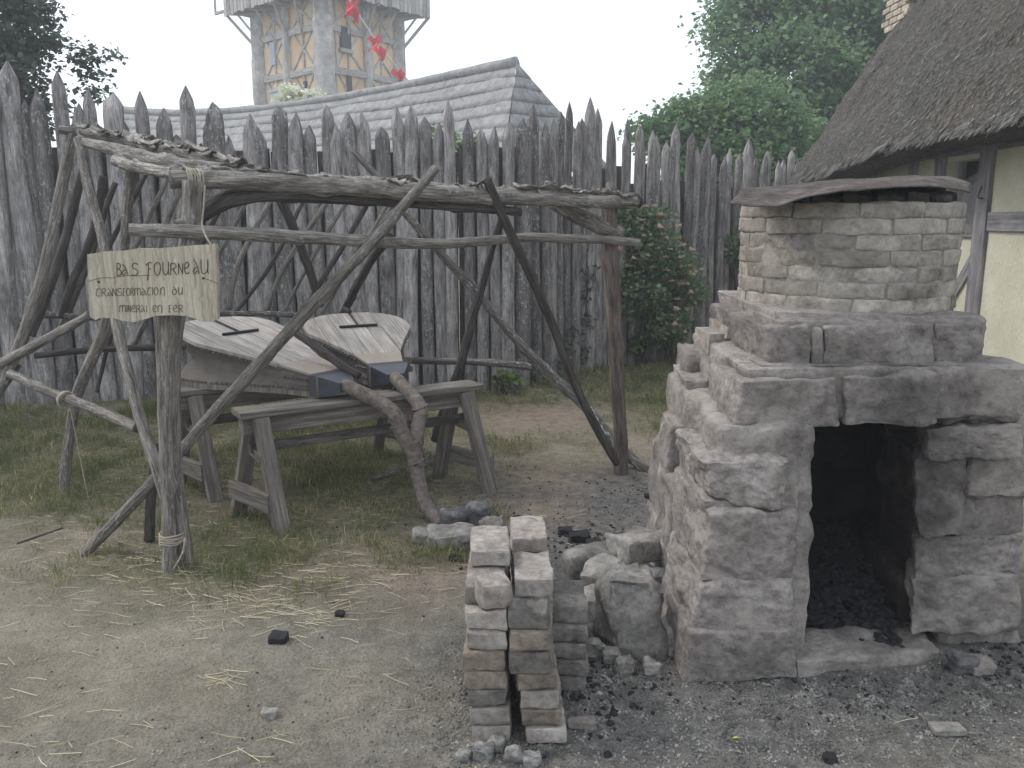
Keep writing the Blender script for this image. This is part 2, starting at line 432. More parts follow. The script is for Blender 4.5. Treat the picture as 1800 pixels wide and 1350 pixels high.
def bar_data(p, q, w, h, up=Vector((0, 0, 1)), ext=0.0, bev=0.004, jit=0.0, rr=R):
    p, q = Vector(p), Vector(q); d = (q - p).normalized(); p = p - d * ext; q = q + d * ext
    s = d.cross(up)
    if s.length < 1e-4: s = d.cross(Vector((1, 0, 0)))
    s.normalize(); u = s.cross(d).normalized(); L = (q - p).length
    b = min(bev, w * 0.3, h * 0.3)
    prof = [(-w / 2 + b, -h / 2), (w / 2 - b, -h / 2), (w / 2, -h / 2 + b), (w / 2, h / 2 - b), (w / 2 - b, h / 2), (-w / 2 + b, h / 2), (-w / 2, h / 2 - b), (-w / 2, -h / 2 + b)]
    k = max(1, int(L / 0.25)); V = []; G = []; Fc = []
    o = rr.uniform(0, 50)
    for i in range(k + 1):
        c = p.lerp(q, i / k)
        js = rr.uniform(-jit, jit); ju = rr.uniform(-jit, jit)
        for (a, e) in prof:
            V.append(c + s * (a + js) + u * (e + ju)); G.append((a + o, e, L * i / k + o))
    for i in range(k):
        for j in range(8):
            a, e = i * 8 + j, i * 8 + (j + 1) % 8
            Fc.append((a, e, e + 8, a + 8))
    Fc.append(tuple(reversed(range(8)))); Fc.append(tuple(range(k * 8, k * 8 + 8)))
    return V, Fc, G
def bar(name, p, q, w, h, m, parent, up=Vector((0, 0, 1)), ext=0.0, bev=0.004, jit=0.0):
    V, Fc, G = bar_data(p, q, w, h, up, ext, bev, jit)
    return obj(name, V, Fc, m, parent, False, G)

# ================================================================== SETTING
# ------------------------------------------------------------------ ground
def blobs(L):
    out = []
    for (px, py, rx, ry, s) in L:
        g = gnd(px, py); out.append((g.x, g.y, rx, ry, s))
    return out
GRASS_B = blobs([(40, 790, 1.5, 1.3, 1.0), (250, 800, 1.2, 1.2, 1.0), (430, 960, 0.75, 0.55, 0.8), (620, 850, 0.75, 0.9, 1.0), (560, 760, 1.2, 1.2, 0.8), (250, 985, 0.6, 0.35, 0.5),
                 (1190, 700, 0.65, 1.3, 1.0), (1150, 655, 1.2, 1.4, 0.9), (900, 690, 1.2, 0.45, 0.8), (960, 790, 0.5, 0.45, 0.5), (300, 715, 2.0, 0.8, 0.6), (30, 920, 0.7, 0.4, 0.35), (700, 960, 0.5, 0.3, 0.4)])
ASH_B = blobs([(1060, 1010, 0.42, 0.75, 1.0), (1400, 1260, 1.1, 0.42, 0.95), (1120, 880, 0.45, 0.6, 0.85), (1000, 1200, 0.45, 0.4, 0.8), (800, 1180, 0.35, 0.35, 0.55), (640, 1160, 0.5, 0.3, 0.35), (1750, 1180, 0.6, 0.7, 0.9), (930, 880, 0.5, 0.45, 0.4), (700, 1330, 0.9, 0.25, 0.3)])
SAND_B = blobs([(900, 730, 0.75, 0.6, 1.0), (720, 980, 0.6, 0.4, 0.95), (950, 860, 0.8, 0.7, 0.9), (560, 1010, 0.6, 0.25, 0.7), (250, 960, 0.6, 0.3, 0.6), (1150, 780, 0.6, 0.5, 0.6), (520, 900, 0.6, 0.5, 0.5)])
def field(B, X, Y):
    r = np.zeros_like(X)
    for (cx, cy, rx, ry, s) in B:
        d = ((X - cx) / rx) ** 2 + ((Y - cy) / ry) ** 2
        r = np.maximum(r, s * np.exp(-d ** 1.5 * 0.7))
    return r
def vnoise(X, Y, sc, oct=3):
    out = np.empty(X.shape)
    fx, fy, fo = X.ravel() * sc, Y.ravel() * sc, out.ravel()
    for i in range(fx.size): fo[i] = noise.fractal(Vector((fx[i], fy[i], 3.3)), 0.9, 2.0, oct)
    return out
def gh(x, y):
    return 0.010 * noise.noise(Vector((x * 1.7, y * 1.7, 0.5))) + 0.004 * noise.noise(Vector((x * 7, y * 7, 2.5)))

ax = np.concatenate([-np.geomspace(60, 5.2, 22), np.arange(-5, 5.01, 0.045), np.geomspace(5.2, 60, 22)])
ay = np.concatenate([-np.geomspace(30, 1.2, 14), np.arange(-1, 1.4, 0.2), np.arange(1.4, 5.6, 0.035), np.arange(5.6, 13, 0.09), np.geomspace(13.2, 70, 22)])
GX, GY = np.meshgrid(ax, ay)
nz = np.array([gh(a, b) for a, b in zip(GX.ravel(), GY.ravel())]).reshape(GX.shape)
nz += 0.004 * vnoise(GX, GY, 22.0, 3)
nn = vnoise(GX, GY, 3.0, 4)
gr = np.clip(field(GRASS_B, GX, GY) + 0.35 * nn * (field(GRASS_B, GX, GY) > 0.05), 0, 1)
far = np.clip((np.hypot(GX, GY - 5) - 7) / 3, 0, 1); gr = np.maximum(gr, far)
ash = np.clip(field(ASH_B, GX, GY) + 0.3 * nn * (field(ASH_B, GX, GY) > 0.05), 0, 1)
sand = np.clip(field(SAND_B, GX, GY) + 0.25 * nn * (field(SAND_B, GX, GY) > 0.05), 0, 1)
nx_, ny_ = len(ax), len(ay)
Vg = np.stack([GX, GY, nz], -1).reshape(-1, 3)
I = np.arange(nx_ * ny_).reshape(ny_, nx_)
Fq = np.stack([I[:-1, :-1], I[:-1, 1:], I[1:, 1:], I[1:, :-1]], -1).reshape(-1, 4)
gme = bpy.data.meshes.new('ground')
gme.vertices.add(len(Vg)); gme.vertices.foreach_set('co', Vg.astype(np.float32).ravel())
gme.loops.add(Fq.size); gme.loops.foreach_set('vertex_index', Fq.astype(np.int32).ravel())
gme.polygons.add(len(Fq)); gme.polygons.foreach_set('loop_start', np.arange(0, Fq.size, 4, dtype=np.int32)); gme.polygons.foreach_set('loop_total', np.full(len(Fq), 4, np.int32))
gme.polygons.foreach_set('use_smooth', np.ones(len(Fq), bool))
for nm, arr in (('grassy', gr), ('ash', ash), ('sand', sand)):
    a = gme.attributes.new(nm, 'FLOAT', 'POINT'); a.data.foreach_set('value', arr.astype(np.float32).ravel())
gme.update(calc_edges=True)
t = NT('packed_earth', 0.97, 0.1)
p = t.pos()
n1 = t.noise(p, 2.1, 6, 0.65, 0.6); n2 = t.noise(p, 14, 6, 0.75); n3 = t.noise(p, 90, 4, 0.7); v3 = t.voro(p, 75)
c = t.ramp(n1, [(0.32, (0.215, 0.192, 0.148)), (0.5, (0.295, 0.266, 0.208)), (0.68, (0.375, 0.341, 0.272))])
c = t.mix(t.math('MULTIPLY', t.attr('sand', 'Fac'), 0.85), c, t.ramp(n2, [(0.3, (0.25, 0.185, 0.145)), (0.7, (0.39, 0.305, 0.245))]))
c = t.mix(t.math('MULTIPLY', t.attr('grassy', 'Fac'), 0.9), c, t.ramp(n2, [(0.3, (0.082, 0.086, 0.045)), (0.5, (0.155, 0.148, 0.085)), (0.7, (0.25, 0.22, 0.15))]))
c = t.mix(t.math('MULTIPLY', t.attr('ash', 'Fac'), 0.95), c, t.ramp(n2, [(0.3, (0.085, 0.083, 0.082)), (0.5, (0.165, 0.161, 0.153)), (0.7, (0.26, 0.252, 0.238))]))
c = t.mix(0.6, c, t.ramp(n2, [(0.28, 0.6), (0.5, 1.0), (0.72, 1.22)]), 'MULTIPLY')
c = t.mix(0.55, c, t.ramp(n3, [(0.3, 0.45), (0.5, 1.0), (0.7, 1.35)]), 'MULTIPLY')
c = t.mix(t.ramp(n3, [(0.66, 0.0), (0.72, 0.5)]), c, (0.06, 0.055, 0.05))
t.col(c)
t.bump(t.math('ADD', t.math('MULTIPLY', n2, 1.0), t.math('ADD', t.math('MULTIPLY', n3, 0.7), t.math('MULTIPLY', v3, 0.3))), 1.0, 0.03)
gme.materials.append(t.m)
ground = place('ground', gme); tag(ground, 'trodden sandy earth with grassy and ashy patches', kind='structure')

# ------------------------------------------------------------------ palisade
fence_pts = [gnd(*q) for q in [(-220, 735), (-60, 718), (100, 706), (400, 691), (700, 683), (905, 686), (980, 662), (1130, 636), (1250, 615)]]
fence_pts.append(fence_pts[-1] + (fence_pts[-1] - fence_pts[-2]) * 1.1 + Vector((0.25, 0.9, 0)))
fence_pts.append(Vector((6.6, 13.3, 0)))
fence_pts.insert(0, Vector((-8.6, 4.2, 0)))
def fence_hit(px, py):
    best = None
    d = ray(px, py); k = d.x / d.y
    for i in range(len(fence_pts) - 1):
        a, b = fence_pts[i], fence_pts[i + 1]
        fa, fb = a.x - k * a.y, b.x - k * b.y
        if fa * fb <= 0 and fa != fb:
            u = fa / (fa - fb); return a.lerp(b, u)
    return fence_pts[-1].copy()
def stake_mesh(i):
    rr = random.Random(900 + i); L = 2.5; seg = 14
    tipL = rr.uniform(0.15, 0.25); nf = rr.choice([3, 4, 4, 5])
    fac = [(2 * math.pi * k / nf + rr.uniform(-0.3, 0.3)) for k in range(nf)]
    hs = [-0.12 + (L + 0.12 - tipL) * k / 26 for k in range(27)] + [L - tipL + tipL * k / 6 for k in range(1, 7)]
    V, G, Fc = [], [], []
    so = Vector((i * 9.1, i * 4.7, i * 2.3)); bx, by = rr.uniform(-0.03, 0.03), rr.uniform(-0.03, 0.03)
    tx, ty = rr.uniform(-0.3, 0.3), rr.uniform(-0.3, 0.3)
    for h in hs:
        u = h / L
        r0 = 1.06 - 0.16 * u
        cx = bx * math.sin(u * 4 + i) ; cy = by * math.sin(u * 3.3 + 2 * i)
        tt = max(0.0, (h - (L - tipL)) / tipL)
        for j in range(seg):
            a = 2 * math.pi * j / seg; ca, sa = math.cos(a), math.sin(a)
            k = 1 + 0.10 * noise.noise(Vector((ca * 1.4, sa * 1.4, h * 1.2)) + so) + 0.05 * noise.noise(Vector((ca * 4, sa * 4, h * 6)) + so)
            r = r0 * k
            if tt > 0:
                dmax = r0 * (1 - tt ** 1.5) + 0.05
                for f in fac:
                    cc = math.cos(a - f)
                    if cc > 0.15: r = min(r, dmax / cc)
            V.append(Vector((0.075 * (r * ca + tt * tx * 0.6) + cx, 0.075 * (r * sa + tt * ty * 0.6) + cy, h)))
            G.append((ca * 0.075, sa * 0.075, h + i * 3.3))
    n = len(hs)
    for a in range(n - 1):
        for j in range(seg):
            q, w = a * seg + j, a * seg + (j + 1) % seg
            Fc.append((q, w, w + seg, q + seg))
    Fc.append(tuple(range((n - 1) * seg, n * seg)))
    me = mesh('stake', V, Fc, M['stake'], True, G)
    me.polygons.foreach_set('use_smooth', [(k // seg) < 26 for k in range(len(me.polygons))])
    return me
STK = [stake_mesh(i) for i in range(12)]
fl = fence_pts[5]
fence = thing('palisade_fence', 'tall grey palisade of pointed wooden stakes behind the yard', 'fence', (fl.x, fl.y, 0))
ST = [(-150, 130, 34), (-112, 105, 34), (-75, 118, 34), (-38, 122, 34), (-8, 150, 26), (14, 107, 38), (38, 175, 22), (62, 155, 30), (80, 200, 18), (97, 124, 26), (118, 215, 20), (138, 181, 25), (163, 157, 19), (190, 164, 30), (222, 214, 22), (250, 160, 21), (278, 189, 25), (304, 236, 22), (332, 150, 24), (353, 205, 22), (380, 179, 28), (405, 238, 20),
      (428, 199, 26), (455, 223, 24), (488, 187, 26), (521, 198, 24), (548, 219, 23), (573, 184, 20), (598, 217, 22), (618, 197, 25), (643, 195, 25), (675, 223, 24), (697, 183, 20), (716, 186, 22), (745, 205, 19), (773, 215, 20), (791, 176, 18), (823, 209, 18), (846, 226, 18), (868, 221, 18), (894, 213, 20), (918, 208, 26), (945, 185, 19),
      (963, 216, 17), (975, 208, 15), (988, 196, 14), (1003, 179, 12), (1016, 213, 15), (1028, 208, 14), (1043, 171, 17), (1058, 190, 15), (1069, 212, 13), (1081, 230, 13), (1094, 233, 13), (1107, 209, 12), (1120, 219, 13), (1132, 241, 12), (1144, 228, 13), (1158, 238, 13), (1172, 250, 13), (1185, 246, 12), (1198, 217, 15), (1211, 232, 14), (1222, 258, 12),
      (1234, 256, 12), (1247, 238, 13), (1260, 270, 12), (1271, 274, 12), (1283, 262, 12), (1297, 269, 13), (1312, 244, 16), (1327, 275, 13), (1340, 272, 12), (1353, 265, 12), (1366, 282, 12), (1378, 280, 11), (1388, 263, 11), (1400, 280, 11), (1412, 276, 11), (1425, 270, 11), (1440, 280, 12), (1455, 276, 12)]
rs = random.Random(3)
for k, (px, py, w) in enumerate(ST):
    b = fence_hit(px, py)
    top = at(px, py, b.y); h = top.z
    zc = b.y * CP
    s = (w / 2 / F * zc) / 0.075 * (1.0 if px < 130 else 1.20)
    Mx = Matrix.Translation((b.x, b.y + rs.uniform(-0.03, 0.03), 0)) @ Matrix.Rotation(rs.uniform(-0.018, 0.018), 4, 'Y') @ Matrix.Rotation(rs.uniform(0, 6.28), 4, 'Z') @ Matrix.Diagonal((s, s, h / 2.5, 1))
    place('stake', STK[(k * 5 + k // 7) % 12], fence, M=Mx)
def run_stakes(A, B, h0, h1, w):
    n_ = int((B - A).length / 0.16)
    for k in range(n_):
        p = A.lerp(B, (k + 0.5) / n_); h = rs.uniform(h0, h1); sc_ = w / 0.075 * rs.uniform(0.9, 1.15)
        place('stake', STK[rs.randrange(12)], fence, M=Matrix.Translation((p.x, p.y + rs.uniform(-0.03, 0.03), 0)) @ Matrix.Rotation(rs.uniform(-0.018, 0.018), 4, 'Y') @ Matrix.Rotation(rs.uniform(0, 6.28), 4, 'Z') @ Matrix.Diagonal((sc_, sc_, h / 2.5, 1)))
e0, e1 = fence_hit(1466, 276), fence_hit(-172, 120)
run_stakes(e0, fence_pts[-1], 2.15, 2.45, 0.075)
run_stakes(fence_pts[0], e1, 2.5, 2.9, 0.085)
# a lower second row closing the gaps at the back
def rail_y(px): return 262
pxs = -200
rowlen = [0.0]
for i in range(len(fence_pts) - 1): rowlen.append(rowlen[-1] + (fence_pts[i + 1] - fence_pts[i]).length)
s = 0.1
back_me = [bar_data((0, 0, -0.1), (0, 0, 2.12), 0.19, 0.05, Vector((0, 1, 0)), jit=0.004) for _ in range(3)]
M['gap_shade_board'] = wood('board_darkened_as_shade', (0.06, 0.054, 0.052), (0.14, 0.13, 0.126), (0.23, 0.217, 0.212), g=(60, 60, 4))  # board colour darkened to stand in for the shade in the gaps
back_me = [mesh('backing_board', V, Fc, M['gap_shade_board'], False, G) for V, Fc, G in back_me]
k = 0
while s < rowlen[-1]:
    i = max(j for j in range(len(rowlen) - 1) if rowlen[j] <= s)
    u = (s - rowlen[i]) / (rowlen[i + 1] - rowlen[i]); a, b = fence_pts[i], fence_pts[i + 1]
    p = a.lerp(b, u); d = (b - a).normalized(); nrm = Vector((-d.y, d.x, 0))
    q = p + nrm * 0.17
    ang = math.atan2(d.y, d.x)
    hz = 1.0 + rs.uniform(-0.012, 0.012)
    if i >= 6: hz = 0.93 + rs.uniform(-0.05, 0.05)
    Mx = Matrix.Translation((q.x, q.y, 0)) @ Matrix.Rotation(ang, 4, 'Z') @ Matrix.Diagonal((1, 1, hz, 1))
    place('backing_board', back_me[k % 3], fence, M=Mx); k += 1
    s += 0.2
# ------------------------------------------------------------------ leaves
def leaf_quads(cent, size, rng, flat=0.35):
    """diamond leaves folded along the midrib -> (N,4,3)"""
    n = len(cent)
    d = rng.normal(size=(n, 3)); d[:, 2] *= 0.6; d /= np.linalg.norm(d, axis=1)[:, None]
    up = rng.normal(size=(n, 3)) * 0.7 + np.array([0, 0, 1.0]); s = np.cross(d, up); s /= np.linalg.norm(s, axis=1)[:, None] + 1e-9
    nn_ = np.cross(s, d)
    L = size * rng.uniform(0.6, 1.35, n)[:, None]; Wd = L * rng.uniform(0.28, 0.42, n)[:, None]
    fold = nn_ * L * 0.10
    return np.stack([cent - d * L * 0.5, cent + s * Wd + fold, cent + d * L * 0.5 - nn_ * L * 0.08, cent - s * Wd + fold], 1)
def crown(name, lobes, n_tip, per, spread, size, m, parent, seed, shell=0.55, droop=0.0):
    rng = np.random.default_rng(seed)
    vol = np.array([l[1] * l[2] * l[3] for l in lobes]) ** 0.7; vol /= vol.sum()
    tips = []
    which = rng.choice(len(lobes), n_tip, p=vol)
    for w in which:
        c, rx, ry, rz = lobes[w]
        v = rng.normal(size=3); v /= np.linalg.norm(v)
        rad = rng.uniform(shell, 1.0) ** 0.6
        rad *= 1 + 0.18 * noise.noise(Vector(v * 2.3) + Vector((seed, w, 0)))
        tips.append(np.array(c) + v * rad * np.array([rx, ry, rz]))
    tips = np.array(tips)
    cnt = rng.integers(int(per * 0.5), int(per * 1.5), n_tip)
    idx = np.repeat(np.arange(n_tip), cnt)
    off = rng.normal(size=(len(idx), 3)) * spread * np.array([1, 1, 0.6])
    off[:, 2] -= droop * (off[:, 0] ** 2 + off[:, 1] ** 2)
    cent = tips[idx] + off
    tip_t = rng.uniform(0.15, 0.85, n_tip)
    tint = np.clip(tip_t[idx] * 0.7 + rng.uniform(0, 0.35, len(idx)), 0, 1)
    return quads(name, leaf_quads(cent, size, rng), m, parent, tint), tips
def limbs(parent, base, fork, tips, m, r0, nl, seed):
    rr = random.Random(seed)
    for tname in range(nl):
        tp = Vector(tips[rr.randrange(len(tips))])
        mid = fork.lerp(tp, 0.5) + Vector((rr.uniform(-.3, .3), rr.uniform(-.3, .3), rr.uniform(0, .4)))
        wpole('limb', [(fork, r0 * 0.55), (mid, r0 * 0.3), (tp, r0 * 0.06)], m, parent, 6, 0.25)

def tree(name, label, px, Y, lobes_px, n_tip, per, spread, size, m, trunk_r, seed, fork_z, group=None, bark=None, nl=10):
    x = at(px, 300, Y).x
    base = Vector((x, Y, 0))
    T = thing(name, label, 'tree', base, group)
    lobes = []
    for (lx, ly, rpx, dy) in lobes_px:
        c = at(lx, ly, Y + dy); r = rpx / F * (Y + dy)
        lobes.append((tuple(c), r, r * 0.9, r * 0.85))
    _, tips = crown('crown', lobes, n_tip, per, spread, size, m, T, seed)
    fork = Vector((x, Y, fork_z))
    wpole('trunk', [(base - Vector((0, 0, 0.2)), trunk_r * 1.25), (base.lerp(fork, 0.5) + Vector((0.08, 0, 0)), trunk_r), (fork, trunk_r * 0.75)], bark or M['dark_pole'], T, 12, 0.15, 0.12)
    limbs(T, base, fork, tips, bark or M['dark_pole'], trunk_r, nl, seed)
    return T
tree('broadleaf_tree', 'big leafy green tree rising behind the thatched cottage', 1470, 19,
     [(1335, 45, 80, 0), (1320, 120, 55, -0.5), (1420, 0, 110, 0.5), (1400, 130, 95, -0.5), (1500, 90, 110, 0), (1460, 200, 90, 0), (1345, 205, 60, -0.3), (1560, 10, 110, 0.5), (1480, -110, 150, 1), (1600, 120, 110, 1), (1530, 230, 90, 0.6), (1320, -30, 60, 0), (1300, 150, 50, 0), (1310, 215, 60, 0), (1270, 190, 26, 0)],
     720, 105, 0.23, 0.115, M['leaf_far'], 0.28, 11, 2.6, nl=16)
tree('hedge_tree', 'light green bushy tree just above the right end of the palisade', 1290, 15,
     [(1180, 232, 40, 0), (1225, 222, 48, 0.4), (1280, 225, 60, 0), (1345, 240, 70, 0.2), (1300, 290, 70, -0.3), (1370, 290, 70, 0), (1225, 270, 60, 0), (1420, 270, 70, 0.8), (1150, 245, 26, 0.6), (1330, 190, 45, 0.5), (1260, 190, 20, 0.2), (1205, 205, 16, 0), (1300, 175, 22, 0.3)],
     330, 120, 0.17, 0.10, M['leaf_hedge'], 0.14, 12, 1.2, nl=10)
tree('dark_leaved_tree', 'dark leafy tree behind the stakes in the top left corner', -40, 10.2,
     [(20, 45, 55, 0), (35, 120, 50, -0.2), (70, 95, 32, 0), (-50, 20, 120, 0), (-40, 170, 90, 0), (90, 205, 30, 0), (170, 110, 30, 0), (150, 155, 22, 0), (110, 75, 22, 0), (45, 0, 45, 0), (40, 180, 35, 0)],
     300, 40, 0.095, 0.075, M['leaf_dark'], 0.16, 13, 1.8, nl=14)

# ------------------------------------------------------------------ thatched cottage
EA, EB = Vector((2.86, 3.0, 2.20)), Vector((3.40, 10.7, 1.99))          # eave line (near, far)
hb = Vector((3.75, 7.5, 0))
house = thing('thatched_cottage', 'half timbered cream cottage with dark thatched roof', 'cottage', hb)
wdir = Vector((0.54, 7.7, 0)).normalized(); wn_ = Vector((-wdir.y, wdir.x, 0))
WA = Vector((3.45, 4.0, 0)); 
def wallp(s, z, off=0.0):      # s metres along the wall from WA away from the camera
    return WA + wdir * s + wn_ * off + Vector((0, 0, z))
def wall_s(px):                # wall parameter seen at a photo column
    k = (px - 900) / F
    # solve X/zc = k with zc ~ Y*CP (z near eye height)
    return (k * CP * WA.y - WA.x) / (wdir.x - k * CP * wdir.y)
t = NT('cream_plaster', 0.95, 0.1); pz = t.pos()
n1 = t.noise(pz, 2.5, 5, 0.6); n2 = t.noise(pz, 30, 4, 0.7); n4 = t.noise(pz, 9, 3, 0.6)
c = t.ramp(n1, [(0.3, (0.50, 0.475, 0.36)), (0.7, (0.62, 0.595, 0.475))])
c = t.mix(t.ramp(n4, [(0.70, 0.0), (0.78, 0.7)]), c, (0.27, 0.23, 0.14))
c = t.mix(0.3, c, t.ramp(n2, [(0.3, 0.7), (0.7, 1.2)]), 'MULTIPLY'); t.col(c); t.bump(t.math('ADD', n2, n1), 0.4, 0.02)
M['plaster'] = t.m
S_END = 6.65
posts = [wall_s(1731), wall_s(1602), wall_s(1652)]
s_near = -1.0
win0, win1 = wall_s(1712), wall_s(1660)                                 # window opening
zs, zt = 1.42, 2.0
def slab(name, s0, s1, z0, z1, off, th, m, parent=house):
    V = []
    for o_ in (off, off - th):
        for (s_, z_) in ((s0, z0), (s1, z0), (s1, z1), (s0, z1)): V.append(wallp(s_, z_, o_))
    return obj(name, V, [(0, 1, 2, 3), (7, 6, 5, 4), (0, 4, 5, 1), (1, 5, 6, 2), (2, 6, 7, 3), (3, 7, 4, 0)], m, parent, False)
slab('plaster_panel', s_near, win0 - 0.03, 0.0, 2.3, 0, 0.2, M['plaster'])
slab('plaster_panel', win1 + 0.03, S_END, 0.0, 2.3, 0, 0.2, M['plaster'])
slab('plaster_panel', win0 - 0.03, win1 + 0.03, 0.0, zs, 0, 0.2, M['plaster'])
slab('plaster_panel', win0 - 0.03, win1 + 0.03, zt, 2.3, 0, 0.2, M['plaster'])
V = [wallp(S_END, 0, 0), wallp(S_END, 0, -3.4), wallp(S_END, 2.1, -3.4), wallp(S_END, 4.0, -1.7), wallp(S_END, 2.1, 0)]
V2 = [v - wdir * 0.2 for v in V]
obj('gable_wall', V + V2, [(0, 1, 2, 3, 4), (9, 8, 7, 6, 5)] + [(i, i + 5, (i + 1) % 5 + 5, (i + 1) % 5) for i in range(5)], M['plaster'], house, False)
def tb(name, s0, z0, s1, z1, w, th=0.07, off=0.012):
    return bar(name, wallp(s0, z0, off - th / 2 + 0.02), wallp(s1, z1, off - th / 2 + 0.02), w, th, M['timber'], house, up=wn_, jit=0.006)
ps = posts[0]
tb('timber_post', ps, 0.42, ps, 2.2, 0.20)
tb('timber_post', posts[1], 1.45, posts[1], 2.15, 0.17)
tb('timber_post', win1 + 0.12, 1.45, win1 + 0.12, 2.15, 0.18)
tb('timber_post', posts[1] + 1.1, 1.45, posts[1] + 1.1, 2.15, 0.17)
tb('timber_post', posts[1] + 2.1, 0.4, posts[1] + 2.1, 2.15, 0.17)
tb('timber_post', ps - 1.6, 0.42, ps - 1.6, 2.2, 0.2)
tb('timber_rail', ps - 0.11, 1.51, ps - 1.5, 1.53, 0.14, off=0.008)
tb('timber_rail', ps + 0.11, 1.45, S_END, 1.44, 0.13, off=0.008)
tb('timber_sill', s_near, 0.43, S_END, 0.43, 0.15, th=0.14, off=0.05)
tb('timber_brace', ps + 0.08, 1.22, ps + 0.62, 0.66, 0.11, off=0.005)
tb('wall_plate', s_near, 2.12, S_END, 2.12, 0.16, off=0.006)
win = slab('window', win0 - 0.03, win1 + 0.03, zs, zt, -0.16, 0.02, M['glass_dark'])
wb = Vector((0, 0, 0))
for (s0, z0, s1, z1, w) in ((win0 + 0.03, 1.90, win1, 1.78, 0.07), (win1 - 0.05, zs, win1 - 0.05, zt, 0.09), (win1 - 0.25, zs, win1 - 0.25, zs + 0.42, 0.3)):
    o = bar('shutter_board', wallp(s0, z0, -0.09), wallp(s1, z1, -0.09), w, 0.025, M['timber'], win, up=wn_)
wpole('iron_hook', [(wallp(ps - 0.02, 1.78, 0.05), 0.006), (wallp(ps - 0.02, 1.70, 0.07), 0.006), (wallp(ps - 0.10, 1.69, 0.07), 0.006)], M['iron'], house, 6, 0.02)
# thatch: convex slope from eave up to ridge, thick rounded eave, strands on top
t = NT('thatch', 0.98, 0.08); pz = t.pos()
n1 = t.noise(pz, 1.7, 5, 0.65); n2 = t.noise(t.scale(pz, (30, 12, 30)), 1.0, 5, 0.7); n3 = t.noise(pz, 30, 5, 0.75)
c = t.ramp(n3, [(0.34, (0.045, 0.042, 0.037)), (0.52, (0.112, 0.105, 0.093)), (0.68, (0.235, 0.223, 0.202))])
c = t.mix(0.5, c, t.ramp(n1, [(0.3, (0.55, 0.68, 0.5)), (0.5, (1.0, 1.0, 1.0)), (0.68, (1.5, 1.3, 1.1))]), 'MULTIPLY'); t.col(c); t.bump(t.math('ADD', n3, n2), 1.0, 0.04)
M['thatch'] = t.m
M['reed'] = tinted('reed_end', [(0.0, (0.055, 0.052, 0.047)), (0.55, (0.14, 0.133, 0.12)), (0.85, (0.235, 0.226, 0.207)), (1.0, (0.38, 0.37, 0.345))], 0.9, 0.15)
run = 2.35
def roof_pt(u, v, bump=0.0):     # u along eave 0..1, v up slope 0..1
    e = EA.lerp(EB, u)
    x = run * v; z = 3.15 * v + 0.26 * math.sin(math.pi * min(1, v * 1.15))
    sag = -0.05 * math.sin(u * 9)
    return e + Vector((x, 0, z + sag * (1 - v))) + Vector((-0.75, 0, 0.6)).normalized() * bump
nu, nv = 90, 40
V, Fc = [], []
for j in range(nv + 1):
    for i in range(nu + 1):
        u, v = i / nu, j / nv
        pt = roof_pt(u, v)
        b = 0.05 * noise.fractal(pt * 2.0, 0.9, 2, 3) + 0.025 * noise.noise(pt * 14)
        V.append(roof_pt(u, v, b))
for j in range(nv):
    for i in range(nu):
        a = j * (nu + 1) + i; Fc.append((a, a + 1, a + nu + 2, a + nu + 1))
o0 = len(V)                       # underside
for j in range(nv + 1):
    for i in range(nu + 1):
        u, v = i / nu, j / nv
        V.append(roof_pt(u, v) + Vector((0.16 + 0.22 * (1 - min(1, v * 6)), 0, -0.20 + 0.13 * (1 - min(1, v * 8)))))
for j in range(nv):
    for i in range(nu):
        a = o0 + j * (nu + 1) + i; Fc.append((a, a + nu + 1, a + nu + 2, a + 1))
for i in range(nu): Fc.append((i + 1, i, o0 + i, o0 + i + 1)); b = nv * (nu + 1) + i; Fc.append((b, b + 1, o0 + b + 1, o0 + b))
for j in range(nv):
    a = j * (nu + 1); Fc.append((a, a + nu + 1, o0 + a + nu + 1, o0 + a)); a += nu; Fc.append((a + nu + 1, a, o0 + a, o0 + a + nu + 1))
roof = obj('thatched_roof', V, Fc, M['thatch'], house)
# far slope of the roof
V2 = [];
for (u) in (0, 1):
    r0 = roof_pt(u, 1.0); V2 += [r0, r0 + Vector((run, 0, -3.15)), r0 + Vector((run, 0, -3.35)), r0 + Vector((0, 0, -0.2))]
obj('thatched_roof', V2, [(0, 1, 5, 4), (3, 7, 6, 2), (0, 3, 2, 1), (4, 5, 6, 7), (1, 2, 6, 5), (0, 4, 7, 3)], M['thatch'], house, False)
rng = np.random.default_rng(5)
nre = 42000; Q = []; T_ = []
for k in range(nre):
    u = rng.uniform(0.12, 1.0); v = rng.uniform(-0.005, 0.85) if k % 8 else rng.uniform(0, 0.02)
    a = roof_pt(u, max(0, v)); pu = roof_pt(u, max(0, v) + 0.03)
    dn = (a - pu).normalized()
    b = 0.05 * noise.fractal(a * 2.0, 0.9, 2, 3) + 0.025 * noise.noise(a * 14)
    nrm = Vector((-0.8, 0, 0.6)); d = (dn + Vector((rng.normal() * 0.12, rng.normal() * 0.45, rng.normal() * 0.12)) + nrm * 0.22).normalized()
    L = rng.uniform(0.02, 0.06) * (1.7 if k % 8 == 0 else 1.0); w = Vector((0, 1, 0)) * rng.uniform(0.002, 0.006)
    a = a + nrm * (b - 0.005)
    Q.append([a - w, a + w, a + d * L + w * 0.6, a + d * L - w * 0.6]); T_.append(rng.uniform(0, 1) ** 1.3)
o = quads('thatch_reeds', np.array([[tuple(x) for x in q] for q in Q]), M['reed'], roof, T_)
o['kind'] = 'stuff'
